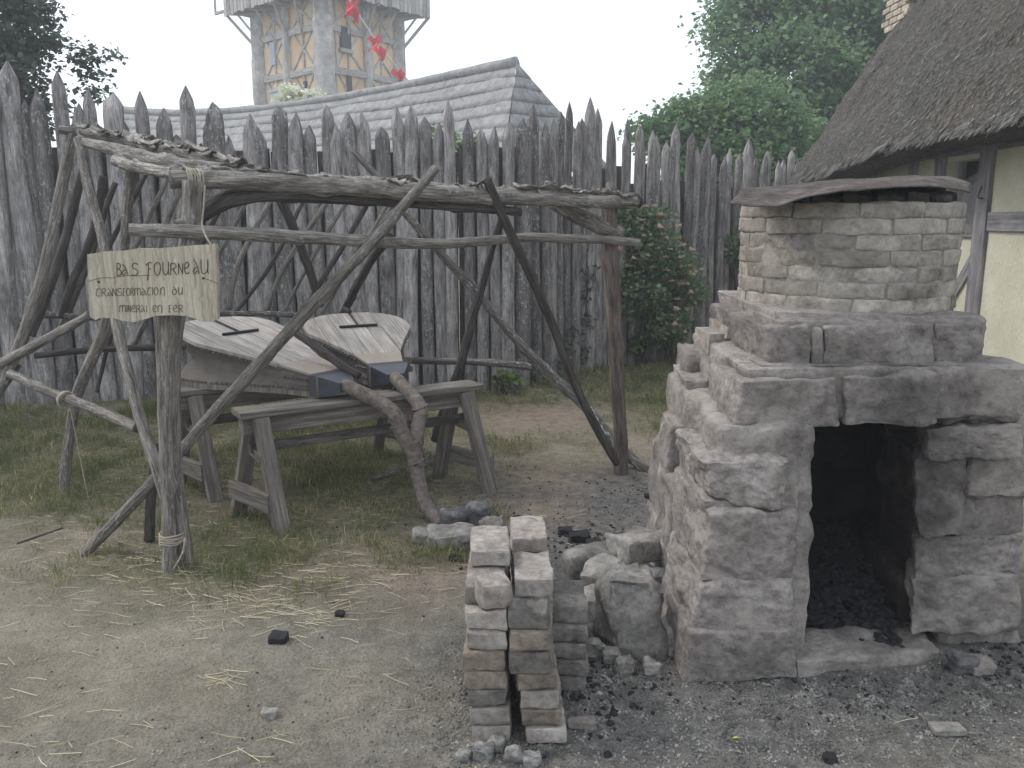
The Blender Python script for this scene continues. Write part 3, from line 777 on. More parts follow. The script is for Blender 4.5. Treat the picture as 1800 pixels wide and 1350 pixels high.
# chimney of the cottage
ch = at(1640, 0, 11.15)
cw = 0.36
cm = stone_mat('chimney_brick', (0.30, 0.26, 0.2), (0.42, 0.37, 0.30), (0.52, 0.47, 0.39), 7, var=0.3)
chim = obj('chimney', *hexa_stone(boxc(ch.x - cw + 0.03, ch.x + cw, 10.9, 11.6, 0, 5.4), 6, 30, 0.003, 5, 3), M['mortar'], house)
bm_ = [hexa_stone([Vector(v) for v in boxc(-0.11, 0.11, -0.06, 0.06, -0.033, 0.033, 0.004)], 2, 14, 0.003, 9, i) for i in range(4)]
bm_ = [mesh('chimney_brick', V, Fc, cm, False) for V, Fc in bm_]
for kz in range(20):
    z = 3.85 + kz * 0.078
    for kx in range(4):
        x = ch.x - cw + 0.03 + 0.09 + kx * 0.23 - (kz % 2) * 0.11
        if x < ch.x - cw + 0.0 : continue
        place('chimney_brick', bm_[(kx + kz) % 4], house, loc=(x + 0.02, 10.9, z))
    for ky in range(3):
        place('chimney_brick', bm_[(ky + kz) % 4], house, M=Matrix.Translation((ch.x - cw + 0.03, 11.02 + ky * 0.23 + (kz % 2) * 0.1, z)) @ Matrix.Rotation(math.pi / 2, 4, 'Z'))

# ------------------------------------------------------------------ barn with coursed roof
RK = at(908, 110, 14.2)
lo, hi = 12.0, 60.0
for _ in range(50):
    mid = (lo + hi) / 2
    if at(205, 193, mid).z < RK.z: lo = mid
    else: hi = mid
RL = at(205, 193, lo)
E1, E2 = at(884, 300, 12.7), at(1075, 300, 14.9)
E0 = E1 + (RL - RK)
barn = thing('thatched_barn', 'long low barn with pale grey coursed roof behind the palisade', 'barn', (E1.x, E1.y, 0))
t = NT('grey_thatch', 0.97, 0.1); pz = t.pos()
n1 = t.noise(pz, 1.2, 5, 0.6); n2 = t.noise(t.scale(pz, (9, 9, 5)), 1.0, 5, 0.7, 0.5)
c = t.ramp(n2, [(0.3, (0.21, 0.207, 0.205)), (0.5, (0.31, 0.306, 0.303)), (0.72, (0.41, 0.405, 0.40))])
c = t.mix(0.5, c, t.ramp(n1, [(0.3, 0.8), (0.7, 1.15)]), 'MULTIPLY'); t.col(c); t.bump(n2, 0.8, 0.05)
M['grey_thatch'] = t.m
NC = 8
def course(name, A0, A1, B0, B1, k, nseg, parent):
    """strip k of a roof plane: A ridge line, B eave line"""
    v0, v1 = max(0, k / NC - 0.004), (k + 1) / NC + 0.004
    nr = (A1 - A0).cross(B0 - A0).normalized()
    if nr.z < 0: nr = -nr
    V, Fc = [], []
    for i in range(nseg + 1):
        u = i / nseg
        hi_, lo_ = A0.lerp(A1, u), B0.lerp(B1, u)
        hi_.z -= 0.30 * math.sin(math.pi * u ** 0.85) if nseg > 50 else 0.0
        pt0 = hi_.lerp(lo_, v0); w = 0.025 * noise.noise(hi_ * 1.3 + Vector((k * 5, 0, 0))) + 0.012 * noise.noise(hi_ * 5 + Vector((k * 3, 0, 0)))
        pt1 = hi_.lerp(lo_, v1 + w * 0.6)
        bump = 0.03 * noise.noise(pt1 * 0.9)
        mid = pt0.lerp(pt1, 0.55)
        V += [pt0 + nr * (0.0 + bump), mid + nr * (0.006 + bump), pt1 + nr * (0.006 + bump + 0.014 * noise.noise(pt1 * 3)), pt1 + nr * (-0.02)]
    for i in range(nseg):
        for j in range(3):
            a = i * 4 + j; Fc.append((a, a + 4, a + 5, a + 1))
    return obj(name, V, Fc, M['grey_thatch'], parent)
for k in range(NC):
    course('roof_course', RL, RK, E0, E1, k, 120, barn)
    course('roof_course', RK, RK + Vector((0.02, 0.02, 0)), E1, E2, k, 24, barn)
# rounded ridge and hip caps
wpole('ridge_cap', [(RL, 0.10), (RL.lerp(RK, 0.2) + Vector((0, 0, -0.21)), 0.08), (RL.lerp(RK, 0.45) + Vector((0, 0, -0.30)), 0.08), (RL.lerp(RK, 0.7) + Vector((0, 0, -0.22)), 0.08), (RL.lerp(RK, 0.88) + Vector((0, 0, -0.09)), 0.08), (RK, 0.10)], M['grey_thatch'], barn, 8, 0.3, 0.2)
BK = RK + (RK - (E1 + E2) / 2) * Vector((1, 1, 0)) ; BK.z = E1.z
bp = [Vector((E0.x, E0.y, 0)), Vector((E1.x, E1.y, 0)), Vector((E2.x, E2.y, 0))]
ins = Vector((-0.25, 0.45, 0))
V = [b + ins for b in bp] + [Vector((b.x, b.y, E1.z)) + ins for b in bp]
obj('barn_wall', V, [(0, 1, 4, 3), (1, 2, 5, 4)], M['plaster'], barn, False)
back = (E2 - E1) * 1.9
V = [RL - Vector((0, 0, 0.45)), RK - Vector((0, 0, 0.35)), E2, E0 + (E2 - E1)]
obj('back_slope', V, [(0, 1, 2, 3)], M['grey_thatch'], barn, False)

# ------------------------------------------------------------------ timber framed tower
TN, TLc = at(571, 100, 33), at(458, 100, 36.2)
TRc = at(700, 100, 36.6)
TN.z = TLc.z = TRc.z = 0
TBk = TLc + TRc - TN
tower = thing('timber_tower', 'tall square timber framed tower with orange plaster and overhanging boarded gallery', 'tower', TN)
t = NT('orange_plaster', 0.95, 0.1); pz = t.pos(); n1 = t.noise(pz, 0.7, 5, 0.65); n2 = t.noise(pz, 7, 4, 0.7)
c = t.ramp(n1, [(0.3, (0.56, 0.37, 0.21)), (0.5, (0.66, 0.47, 0.29)), (0.7, (0.70, 0.55, 0.38))])
c = t.mix(0.3, c, t.ramp(n2, [(0.3, 0.75), (0.7, 1.2)]), 'MULTIPLY'); t.col(c); t.bump(n2, 0.3, 0.03)
M['orange'] = t.m
ZT = 9.3
def facefn(A, B):
    d = (B - A); L = d.length; d = d.normalized(); n = Vector((d.y, -d.x, 0))
    if n.y > 0: n = -n
    return (lambda u, z, off=0.0: A + d * (u * L) + n * off + Vector((0, 0, z))), n, L
fL, nL, LL = facefn(TN, TLc)
fR, nR, LR = facefn(TN, TRc)
for (A, B) in ((TN, TLc), (TN, TRc), (TLc, TBk), (TRc, TBk)):
    V = [A, B, B + Vector((0, 0, ZT)), A + Vector((0, 0, ZT))]
    ins = (TBk + TN) / 2
    W2 = [v + (Vector((ins.x, ins.y, v.z)) - v).normalized() * 0.2 for v in V]
    obj('plaster_wall', V + W2, [(0, 1, 2, 3), (7, 6, 5, 4), (0, 4, 5, 1), (2, 6, 7, 3)], M['orange'], tower, False)
for (P, r) in ((TN, 0.40), (TLc, 0.36), (TRc, 0.35), (TBk, 0.35)):
    wpole('corner_post', [(P - Vector((0, 0, 0.3)), r * 1.1), (P + Vector((0.05, 0, 4)), r), (P + Vector((-0.03, 0, 6.5)), r * 0.95), (P + Vector((0, 0, ZT + 0.3)), r * 0.85)], M['tower_timber'], tower, 14, 0.35, 0.12)
def tbar(f, n, name, u0, z0, u1, z1, w=0.16, th=0.10):
    p, q = f(u0, z0, 0.03), f(u1, z1, 0.03)
    return bar(name, p, q, w, th, M['tower_timber'], tower, up=n, jit=0.02)
ZU, ZM = 8.22, 6.72
for f, n in ((fL, nL), (fR, nR)):
    tbar(f, n, 'cross_beam', 0.06, ZU, 0.94, ZU, 0.24, 0.16)
    tbar(f, n, 'cross_beam', 0.06, ZM, 0.94, ZM, 0.24, 0.18)
    tbar(f, n, 'cross_beam', 0.06, 4.9, 0.94, 4.9, 0.24, 0.18)
    wpole('middle_post', [(f(0.53, 3.0, 0.05), 0.20), (f(0.54, 6.5, 0.07), 0.18), (f(0.53, ZT, 0.05), 0.17)], M['tower_timber'], tower, 10, 0.3, 0.15)
    for (u0, u1) in ((0.10, 0.50), (0.57, 0.92)):
        um = (u0 + u1) / 2
        for (z0, z1) in ((4.95, ZM - 0.1), (ZM + 0.1, ZU - 0.1), (ZU + 0.1, ZT)):
            tbar(f, n, 'brace', u0 + 0.02, z0, um + 0.14, z1, 0.09, 0.05)
            tbar(f, n, 'brace', u1 - 0.02, z0, um - 0.14, z1, 0.09, 0.054)
            tbar(f, n, 'stud', um, z0, um, z1, 0.11, 0.058)
            tbar(f, n, 'stud', u0 + 0.03 + 0.02 * (z0 > 6), z0, u0 + 0.03, z1, 0.09, 0.046)
def tslab(f, n, name, u0, u1, z0, z1, off, m, th=0.1, parent=None):
    V = [f(u0, z0, off), f(u1, z0, off), f(u1, z1, off), f(u0, z1, off)]; V += [v - n * th for v in V]
    return obj(name, V, [(0, 1, 2, 3), (7, 6, 5, 4), (0, 4, 5, 1), (1, 5, 6, 2), (2, 6, 7, 3), (3, 7, 4, 0)], m, parent or tower, False)
tw = tslab(fR, nR, 'window', 0.19, 0.31, 7.55, 8.3, 0.13, M['glass_dark'], 0.12)
tslab(fR, nR, 'window_sill', 0.17, 0.33, 7.39, 7.53, 0.16, M['tower_timber'], 0.14, tw)
tslab(fR, nR, 'window', 0.26, 0.31, 5.0, 6.6, 0.10, M['glass_dark'], 0.10)
tslab(fL, nL, 'window', 0.72, 0.80, 7.2, 8.0, 0.12, M['slate_door'], 0.12)
tslab(fL, nL, 'door', 0.66, 0.84, 4.2, 6.15, 0.10, M['slate_door'], 0.12)
tbar(fL, nL, 'door_lintel', 0.60, 6.24, 0.88, 6.24, 0.12, 0.16)
tslab(fL, nL, 'window', 0.27, 0.30, 4.9, 6.38, 0.11, M['glass_dark'], 0.11)
tslab(fR, nR, 'window', 0.66, 0.70, 5.3, 6.38, 0.11, M['glass_dark'], 0.11)
# gallery: deck, joists, boarding, struts
ov = 0.95
cen = (TN + TBk) / 2
def outc(P): 
    d = (P - cen); return P + d.normalized() * ov * 1.35
GN, GL, GR_, GB = outc(TN), outc(TLc), outc(TRc), outc(TBk)
V = [p + Vector((0, 0, ZT)) for p in (GN, GL, GB, GR_)] + [p + Vector((0, 0, ZT + 0.15)) for p in (GN, GL, GB, GR_)]
obj('gallery_deck', V, [(3, 2, 1, 0), (4, 5, 6, 7), (0, 1, 5, 4), (1, 2, 6, 5), (2, 3, 7, 6), (3, 0, 4, 7)], M['timber'], tower, False)
for (A, B, f, n, TA, TB) in ((GN, GL, fL, nL, TN, TLc), (GN, GR_, fR, nR, TN, TRc)):
    nb = 26
    for i in range(nb):
        u0, u1 = i / nb + 0.002, (i + 1) / nb - 0.002
        dz = R.uniform(-0.06, 0.03)
        p, q = A.lerp(B, u0), A.lerp(B, u1); o_ = n * (0.02 + R.uniform(0, 0.02))
        mid = (p + q) / 2 + o_
        bar('gallery_plank', mid + Vector((0, 0, ZT - 0.12 + dz)), mid + Vector((0, 0, ZT + 2.3)), (q - p).length, 0.05, M['stake'] if i % 3 == 0 else M['tower_timber'], tower, up=n)
    for i in range(5):
        u = 0.08 + 0.84 * i / 4
        a = f(u, ZT - 0.1, 0.0); tgt = A.lerp(B, 0.06 + 0.88 * i / 4) + Vector((0, 0, ZT - 0.1))
        bar('gallery_joist', a, tgt, 0.13, 0.14, M['tower_timber'], tower)
        bar('gallery_strut', f(u, ZT - 1.3, 0.06), a.lerp(tgt, 0.8), 0.08, 0.08, M['tower_timber'], tower)
for (P, G_) in ((TLc, GL), (TRc, GR_)):
    bar('gallery_strut', P + Vector((0, 0, ZT - 1.5)), G_ + Vector((0, 0, ZT - 0.05)), 0.11, 0.11, M['tower_timber'], tower)
o = [GL + (GL - GN).normalized() * k for k in (0.0, 0.75)]
bar('hoist_rail', o[0] + Vector((0, 0, ZT + 0.05)), o[1] + Vector((0, 0, ZT + 0.05)), 0.1, 0.1, M['tower_timber'], tower)
bar('hoist_rail', o[0] + Vector((0, 0, ZT + 1.0)), o[1] + Vector((0, 0, ZT + 1.0)), 0.07, 0.07, M['tower_timber'], tower)
bar('hoist_rail', o[1] + Vector((0, 0, ZT)), o[1] + Vector((0, 0, ZT + 1.05)), 0.07, 0.07, M['tower_timber'], tower)
# tower roof (out of frame above)
apex = cen + Vector((0, 0, ZT + 6))
V = [p + Vector((0, 0, ZT + 2.3)) for p in (GN, GL, GB, GR_)] + [apex]
obj('tower_roof', V, [(0, 1, 4), (1, 2, 4), (2, 3, 4), (3, 0, 4), (3, 2, 1, 0)], M['grey_thatch'], tower, False)

# bunting from the tower post up over the yard
bA, bB = at(716, 140, 34.6), at(540, -130, 24)
bunt = thing('bunting', 'white cord with red cloth pennants hanging across the tower', 'bunting', bA)
cp = []
for i in range(21):
    u = i / 20; p = bA.lerp(bB, u); p.z -= 0.9 * math.sin(math.pi * u) * 0.35; cp.append((p, 0.03))
wpole('cord', cp, M['white'], bunt, 6, 0.4, 0.0)
for (px, py) in ((708, 118), (683, 72), (672, 55), (626, 10), (616, 0)):
    # nearest point on the cord
    best = min(cp, key=lambda c_: (proj(*c_[0])[0] - px) ** 2 + (proj(*c_[0])[1] - py) ** 2)
    j = cp.index(best)
    p = min((cp[max(j - 1, 0)][0].lerp(cp[min(j + 1, 20)][0], k / 20) for k in range(21)), key=lambda c_: (proj(*c_)[0] - px) ** 2 + (proj(*c_)[1] - py) ** 2)
    V, Fc = [], []; n = 7
    dcord = (bB - bA).normalized()
    wdt = R.uniform(0.45, 0.65)
    for a in range(n + 1):
        for b in range(n + 1):
            u, v = a / n, b / n
            shx = (u - 0.5) * wdt * (1 - 0.55 * v)
            q = p + dcord * shx * 0.5 + Vector((shx * 0.75 + 0.12 * math.sin(v * 5 + px), 0.14 * math.sin(u * 8 + px) * (0.3 + v), -0.5 * v * (1 - 0.3 * u) + 0.08 * math.sin(u * 7)))
            V.append(q)
    for a in range(n):
        for b in range(n):
            i0 = a * (n + 1) + b; Fc.append((i0, i0 + 1, i0 + n + 2, i0 + n + 1))
    obj('pennant', V, Fc, M['red'], bunt)
# white flowering shrub between barn and tower
def shrub(name, label, cat, base, lobes, n_tip, per, spread, size, m, seed, stems=5, group=None):
    T = thing(name, label, cat, base, group)
    _, tips = crown('foliage', lobes, n_tip, per, spread, size, m, T, seed, shell=0.3)
    rr = random.Random(seed)
    for i in range(stems):
        tp = Vector(tips[rr.randrange(len(tips))]); b = Vector(base) + Vector((rr.uniform(-.08, .08), rr.uniform(-.08, .08), 0))
        wpole('stem', [(b, 0.014), (b.lerp(tp, 0.5) + Vector((rr.uniform(-.1, .1), 0, 0.1)), 0.01), (tp, 0.004)], M['dark_pole'], T, 5, 0.12)
    return T
sb = at(520, 170, 24); sb.z = 0
shrub('elder_bush', 'tall bush with white blossom at the foot of the tower above the barn roof', 'bush', sb,
      [(tuple(at(505, 172, 24)), 0.35, 0.3, 0.3), (tuple(at(550, 180, 24)), 0.4, 0.3, 0.2), (tuple(at(525, 190, 24)), 0.7, 0.4, 0.5)], 60, 50, 0.12, 0.13, M['white_flower'], 31)
sb = at(745, 255, 11); sb.z = 0
shrub('yard_shrub', 'green shrub glimpsed between the stakes in front of the barn', 'bush', sb,
      [(tuple(at(738, 258, 11)), 0.22, 0.2, 0.25), (tuple(at(815, 272, 11)), 0.25, 0.2, 0.2), (tuple(at(770, 285, 11)), 0.4, 0.2, 0.3)], 50, 40, 0.08, 0.07, M['leaf_light'], 32)

# ================================================================== OBJECTS
# ------------------------------------------------------------------ furnace
fb = Vector((1.3, 3.1, 0))
furnace = thing('stone_furnace', 'stepped stone bloomery furnace with sooty doorway and round brick chimney', 'furnace', fb)
ST_ = M['stone']; MO = M['mortar']
def fs(TL, TR, BR, BL, Y, depth, dx=0.0, n=9, rnd=9.0, amp=0.014, chip=0.012, m=None, Yr=None, name='stone'):
    n = 40 if n >= 11 else (24 if n > 6 else 10)
    return stone(name, quadstone(TL, TR, BR, BL, Y, depth, dx, Yr), m or ST_, furnace, n, 15 + rnd * 1.7, amp * 0.85, 9.0, chip * 1.2)
def fw(x0, x1, y0, y1, z0, z1, n=8, rnd=8.0, amp=0.014, chip=0.012, m=None, j=0.015, name='stone'):
    if m is None or m is MO: n = 20
    return stone(name, boxc(x0, x1, y0, y1, z0, z1, j), m or ST_, furnace, n, 14 + rnd * 1.4, amp * 0.7, 9.0, chip * 1.0)
MO = M['mortar']
# mortar cores (set back behind the stone faces)
def mcore(*a): return fw(*a, n=6, rnd=6, amp=0.022, chip=0.01, m=MO, j=0.0, name='mortar')
mcore(0.66, 1.03, 2.735, 3.85, -0.03, 0.58)
mcore(0.70, 1.04, 2.808, 3.82, 0.54, 0.885)
mcore(1.63, 1.87, 2.955, 3.85, -0.03, 0.62)
mcore(1.63, 1.86, 2.925, 3.85, 0.58, 0.90)
mcore(0.80, 1.80, 2.872, 3.80, 0.885, 1.075)
mcore(0.92, 1.67, 2.935, 3.76, 1.06, 1.232)
mcore(1.0, 1.65, 3.68, 3.88, 0.0, 0.9)
# tier under the chimney
fs((1347, 575), (1424, 573), (1426, 648), (1353, 652), 2.91, 0.78, -0.02, 12, chip=0.006)
fs((1426, 577), (1447, 577), (1446, 646), (1428, 648), 2.905, 0.3, 0, 5, amp=0.006, chip=0.004)
fs((1448, 573), (1642, 570), (1644, 655), (1446, 653), 2.91, 0.45, 0, 14)
fs((1643, 568), (1726, 570), (1730, 650), (1645, 655), 2.92, 0.80, 0.0, 11)
fw(0.92, 1.65, 2.97, 3.80, 1.19, 1.243, n=10, rnd=14, amp=0.012, chip=0.0, m=MO, name='mortar')
fw(0.86, 1.70, 2.895, 3.7, 1.035, 1.082, n=12, rnd=6, amp=0.02, chip=0.0, m=MO, name='mortar')
# lintel tier
fs((1302, 670), (1475, 662), (1480, 752), (1292, 748), 2.84, 0.42, -0.02, 13)
fs((1484, 662), (1652, 656), (1657, 750), (1483, 754), 2.84, 0.42, 0, 13)
fs((1653, 655), (1797, 655), (1786, 738), (1658, 748), 2.92, 0.8, 0, 12)
fs((1700, 690), (1800, 668), (1790, 742), (1700, 742), 2.90, 0.3, 0, 9, rnd=5)
fw(0.82, 0.94, 3.1, 3.42, 0.90, 1.05, n=7, rnd=5)
fs((1203, 668), (1272, 664), (1262, 775), (1222, 770), 3.42, 0.40, 0.02, 10, rnd=6, chip=0.004)
fw(0.80, 0.93, 3.42, 3.7, 1.03, 1.10, n=4, rnd=16, m=M['brick'], amp=0.003, chip=0.002)
fw(0.86, 0.98, 3.40, 3.66, 1.09, 1.15, n=4, rnd=16, m=M['brick'], amp=0.003, chip=0.002)
# left pier
fs((1262, 752), (1418, 752), (1412, 822), (1272, 832), 2.82, 0.45, -0.03, 12, rnd=6, amp=0.02)
fs((1232, 812), (1402, 806), (1372, 896), (1250, 884), 2.75, 0.45, 0.0, 12, rnd=5, amp=0.022)
fs((1335, 820), (1412, 818), (1402, 900), (1345, 905), 2.79, 0.4, 0, 8, rnd=5, amp=0.02)
fs((1246, 902), (1402, 898), (1396, 1022), (1236, 1024), 2.72, 0.45, -0.02, 13, amp=0.018)
fs((1234, 1020), (1398, 1018), (1388, 1122), (1216, 1118), 2.71, 0.45, -0.02, 13, amp=0.02)
fs((1214, 1112), (1404, 1108), (1406, 1196), (1200, 1206), 2.68, 0.5, -0.02, 12, rnd=7, amp=0.012, chip=0.004)
fs((1240, 880), (1404, 884), (1402, 912), (1240, 910), 2.765, 0.3, 0, 8, m=MO, amp=0.02, chip=0, name='mortar')
# left flank going back
fw(0.705, 0.86, 3.00, 3.32, 0.66, 0.90, n=9, rnd=5, amp=0.02)
fw(0.665, 0.84, 2.98, 3.38, 0.52, 0.70, n=9, rnd=5, amp=0.025)
fw(0.645, 0.80, 3.38, 3.72, 0.52, 0.74, n=9, rnd=5, amp=0.02)
fw(0.645, 0.80, 2.96, 3.25, 0.26, 0.54, n=9, rnd=7, amp=0.02)
fw(0.630, 0.80, 3.24, 3.60, 0.22, 0.52, n=9, rnd=6, amp=0.025)
fw(0.625, 0.78, 2.98, 3.40, -0.02, 0.27, n=9, rnd=7, amp=0.02)
fw(0.645, 0.80, 3.40, 3.86, -0.02, 0.24, n=8, rnd=6, amp=0.02)
fw(0.665, 0.82, 3.60, 3.88, 0.24, 0.55, n=8, rnd=5, amp=0.02)
fw(0.745, 0.9, 3.55, 3.88, 0.72, 1.0, n=7, rnd=6, amp=0.02)
# right pier
fs((1622, 752), (1800, 746), (1797, 806), (1634, 806), 2.88, 0.22, 0.07, 12, rnd=5, amp=0.024)
fs((1606, 802), (1694, 804), (1692, 944), (1614, 948), 2.91, 0.2, 0.10, 11, rnd=6, amp=0.022)
fs((1690, 806), (1802, 800), (1800, 938), (1690, 942), 2.95, 0.4, 0, 11, rnd=9, amp=0.012)
fs((1606, 946), (1802, 936), (1797, 1014), (1612, 1022), 2.93, 0.2, 0.09, 12, rnd=6, amp=0.022)
fs((1596, 1018), (1796, 1010), (1786, 1112), (1602, 1118), 2.92, 0.2, 0.09, 12, rnd=7, amp=0.02)
fs((1650, 1112), (1795, 1108), (1795, 1160), (1650, 1165), 2.97, 0.4, 0, 8, rnd=7, amp=0.015)
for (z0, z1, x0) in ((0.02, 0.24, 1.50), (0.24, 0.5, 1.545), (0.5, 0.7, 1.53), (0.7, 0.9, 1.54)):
    fw(x0, 1.75, 3.10, 3.42, z0, z1, n=8, rnd=5, amp=0.02, m=M['soot_shade_brown'])
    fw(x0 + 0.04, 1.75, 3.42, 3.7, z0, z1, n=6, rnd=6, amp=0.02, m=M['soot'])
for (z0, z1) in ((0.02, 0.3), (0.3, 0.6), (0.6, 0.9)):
    fw(0.95, 1.065, 3.0, 3.35, z0, z1, n=6, rnd=6, amp=0.012, m=M['soot_shade_brown'])
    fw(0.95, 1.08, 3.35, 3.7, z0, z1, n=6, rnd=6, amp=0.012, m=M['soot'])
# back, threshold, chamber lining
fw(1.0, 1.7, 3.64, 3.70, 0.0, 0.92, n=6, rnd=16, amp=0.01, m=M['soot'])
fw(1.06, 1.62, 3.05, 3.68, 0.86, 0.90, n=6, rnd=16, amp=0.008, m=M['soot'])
fs((1398, 1162), (1655, 1146), (1660, 1195), (1400, 1206), 2.70, 0.22, 0, 10, rnd=6, amp=0.014, m=MO, Yr=2.86, name='threshold')
# chimney drum
DC, DR = Vector((1.322, 3.42, 0)), 0.405
def drum_brick(i):
    rr = random.Random(40 + i); aw = 2 * math.pi / 11 / 2 * 0.994 * DR
    V, Fc = hexa_stone(boxc(-aw, aw, 0.0, 0.13, 0.0008, 0.0555, 0.0012, rr), 8, 26, 0.0045, 13, 60 + i, 0.006)
    V = [Vector((math.sin(v.x / DR) * (DR - v.y), -math.cos(v.x / DR) * (DR - v.y), v.z)) for v in V]
    return mesh('brick', V, Fc, M['drum_brick'], sharp=32)
DB = [drum_brick(i) for i in range(7)]
for k in range(7):
    for j in range(11):
        a = 2 * math.pi * (j + 0.5 * (k % 2) + R.uniform(-0.03, 0.03)) / 11
        s = 1 + R.uniform(-0.007, 0.008) + (0.010 if k >= 5 else 0)
        if k == 6 and j in (4,): s *= 0.96
        Mx = Matrix.Translation((DC.x, DC.y, 1.236 + k * 0.0562)) @ Matrix.Rotation(a, 4, 'Z') @ Matrix.Diagonal((s, s, 1, 1))
        place('brick', DB[(j * 3 + k * 2) % 7], furnace, M=Mx)
V, Fc = [], []
for z in (1.2, 1.62):
    for j in range(48):
        a = 2 * math.pi * j / 48; V.append(DC + Vector((math.sin(a) * (DR - 0.003), -math.cos(a) * (DR - 0.003), z)))
for j in range(48): Fc.append((j, (j + 1) % 48, 48 + (j + 1) % 48, 48 + j))
Fc.append(tuple(range(48, 96))); obj('mortar', V, Fc, MO, furnace)
# charcoal bed in the fire hole
def chunks(name, pts, sizes, m, parent=None, seed=0, kind='stuff'):
    rng_ = np.random.default_rng(seed)
    ph = (1 + 5 ** 0.5) / 2
    ico = np.array([(-1, ph, 0), (1, ph, 0), (-1, -ph, 0), (1, -ph, 0), (0, -1, ph), (0, 1, ph), (0, -1, -ph), (0, 1, -ph), (ph, 0, -1), (ph, 0, 1), (-ph, 0, -1), (-ph, 0, 1)]) / 1.9
    fi = np.array([(0, 11, 5), (0, 5, 1), (0, 1, 7), (0, 7, 10), (0, 10, 11), (1, 5, 9), (5, 11, 4), (11, 10, 2), (10, 7, 6), (7, 1, 8), (3, 9, 4), (3, 4, 2), (3, 2, 6), (3, 6, 8), (3, 8, 9), (4, 9, 5), (2, 4, 11), (6, 2, 10), (8, 6, 7), (9, 8, 1)])
    n = len(pts); Q = []
    sh = rng_.uniform(0.6, 1.25, (n, 12, 1)) * ico[None] * rng_.uniform(0.55, 1.2, (n, 1, 3)) * np.array([1, 1, 0.75])
    a = rng_.uniform(0, 6.28, n); ca, sa = np.cos(a), np.sin(a)
    x = sh[..., 0] * ca[:, None] - sh[..., 1] * sa[:, None]; y = sh[..., 0] * sa[:, None] + sh[..., 1] * ca[:, None]
    P = np.stack([x, y, sh[..., 2]], -1) * np.asarray(sizes)[:, None, None] + np.asarray(pts)[:, None, :]
    Q = P[:, fi, :].reshape(-1, 3, 3)
    o = quads(name, Q, m, parent)
    if kind: o['kind'] = kind
    return o
rng = np.random.default_rng(8)
n = 2200
x = rng.uniform(1.03, 1.46, n); y = 2.84 + 0.80 * rng.uniform(0, 1, n) ** 0.8; z = 0.022 + 0.13 * np.clip((y - 2.95) / 0.6, 0, 1) + 0.10 * np.clip((x - 1.1) / 0.4, 0, 1) * np.clip((y - 2.95) / 0.3, 0, 1) + rng.uniform(-0.01, 0.01, n)
o = chunks('charcoal_bed', np.stack([x, y, z], -1), rng.uniform(0.008, 0.026, n), M['charcoal'], furnace, 4)
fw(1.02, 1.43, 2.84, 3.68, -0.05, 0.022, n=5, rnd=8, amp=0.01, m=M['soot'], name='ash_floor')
# warped lid
V, Fc = [], []; nu, nv = 40, 24
fe = [(1283, 358, 3.00), (1310, 361, 2.98), (1365, 361, 2.95), (1420, 346, 2.93), (1480, 336, 2.92), (1560, 328, 2.95), (1625, 323, 3.0), (1650, 326, 3.06), (1685, 333, 3.12), (1706, 334, 3.2)]
be = [(1322, 335, 3.55), (1345, 330, 3.65), (1385, 326, 3.75), (1430, 322, 3.82), (1480, 320, 3.85), (1545, 319, 3.85), (1600, 317, 3.8), (1632, 317, 3.75), (1660, 313, 3.65), (1706, 328, 3.45)]
def lerpl(L, u):
    k = u * (len(L) - 1); i = min(int(k), len(L) - 2); f_ = k - i
    a, b = at(*L[i]), at(*L[i + 1]); return a.lerp(b, f_)
def lid(u, v):   # sheet surface
    p_ = lerpl(fe, u).lerp(lerpl(be, u), v)
    p_.z += 0.022 * math.sin(math.pi * v) + 0.010 * noise.noise(p_ * 5) + 0.005 * noise.noise(p_ * 14)
    return p_
for s_ in (0, 1):
    for i in range(nu + 1):
        for j in range(nv + 1): V.append(lid(i / nu, j / nv) + Vector((0, 0, 0.0 if s_ == 0 else -0.005)))
N1 = (nu + 1) * (nv + 1)
for i in range(nu):
    for j in range(nv):
        a = i * (nv + 1) + j; Fc.append((a, a + nv + 1, a + nv + 2, a + 1)); a += N1; Fc.append((a, a + 1, a + nv + 2, a + nv + 1))
for i in range(nu):
    a = i * (nv + 1); Fc.append((a, N1 + a, N1 + a + nv + 1, a + nv + 1)); a += nv; Fc.append((a, a + nv + 1, N1 + a + nv + 1, N1 + a))
for j in range(nv):
    a = j; Fc.append((a, a + 1, N1 + a + 1, N1 + a)); a += nu * (nv + 1); Fc.append((a, N1 + a, N1 + a + 1, a + 1))
t = NT('rusty_sheet', 0.9, 0.1); pz = t.pos(); n1 = t.noise(pz, 8, 6, 0.7, 0.5); n2 = t.noise(pz, 45, 5, 0.75)
c = t.ramp(n1, [(0.3, (0.05, 0.041, 0.036)), (0.5, (0.10, 0.085, 0.077)), (0.7, (0.165, 0.145, 0.135))])
c = t.mix(0.8, c, t.ramp(n2, [(0.32, 0.4), (0.5, 1.0), (0.68, 1.5)]), 'MULTIPLY'); t.col(c); t.bump(t.math('ADD', n1, n2), 0.7, 0.012)
M['sheet'] = t.m
LS = [lid(i / 30, j / 20) for i in range(31) for j in range(21)]
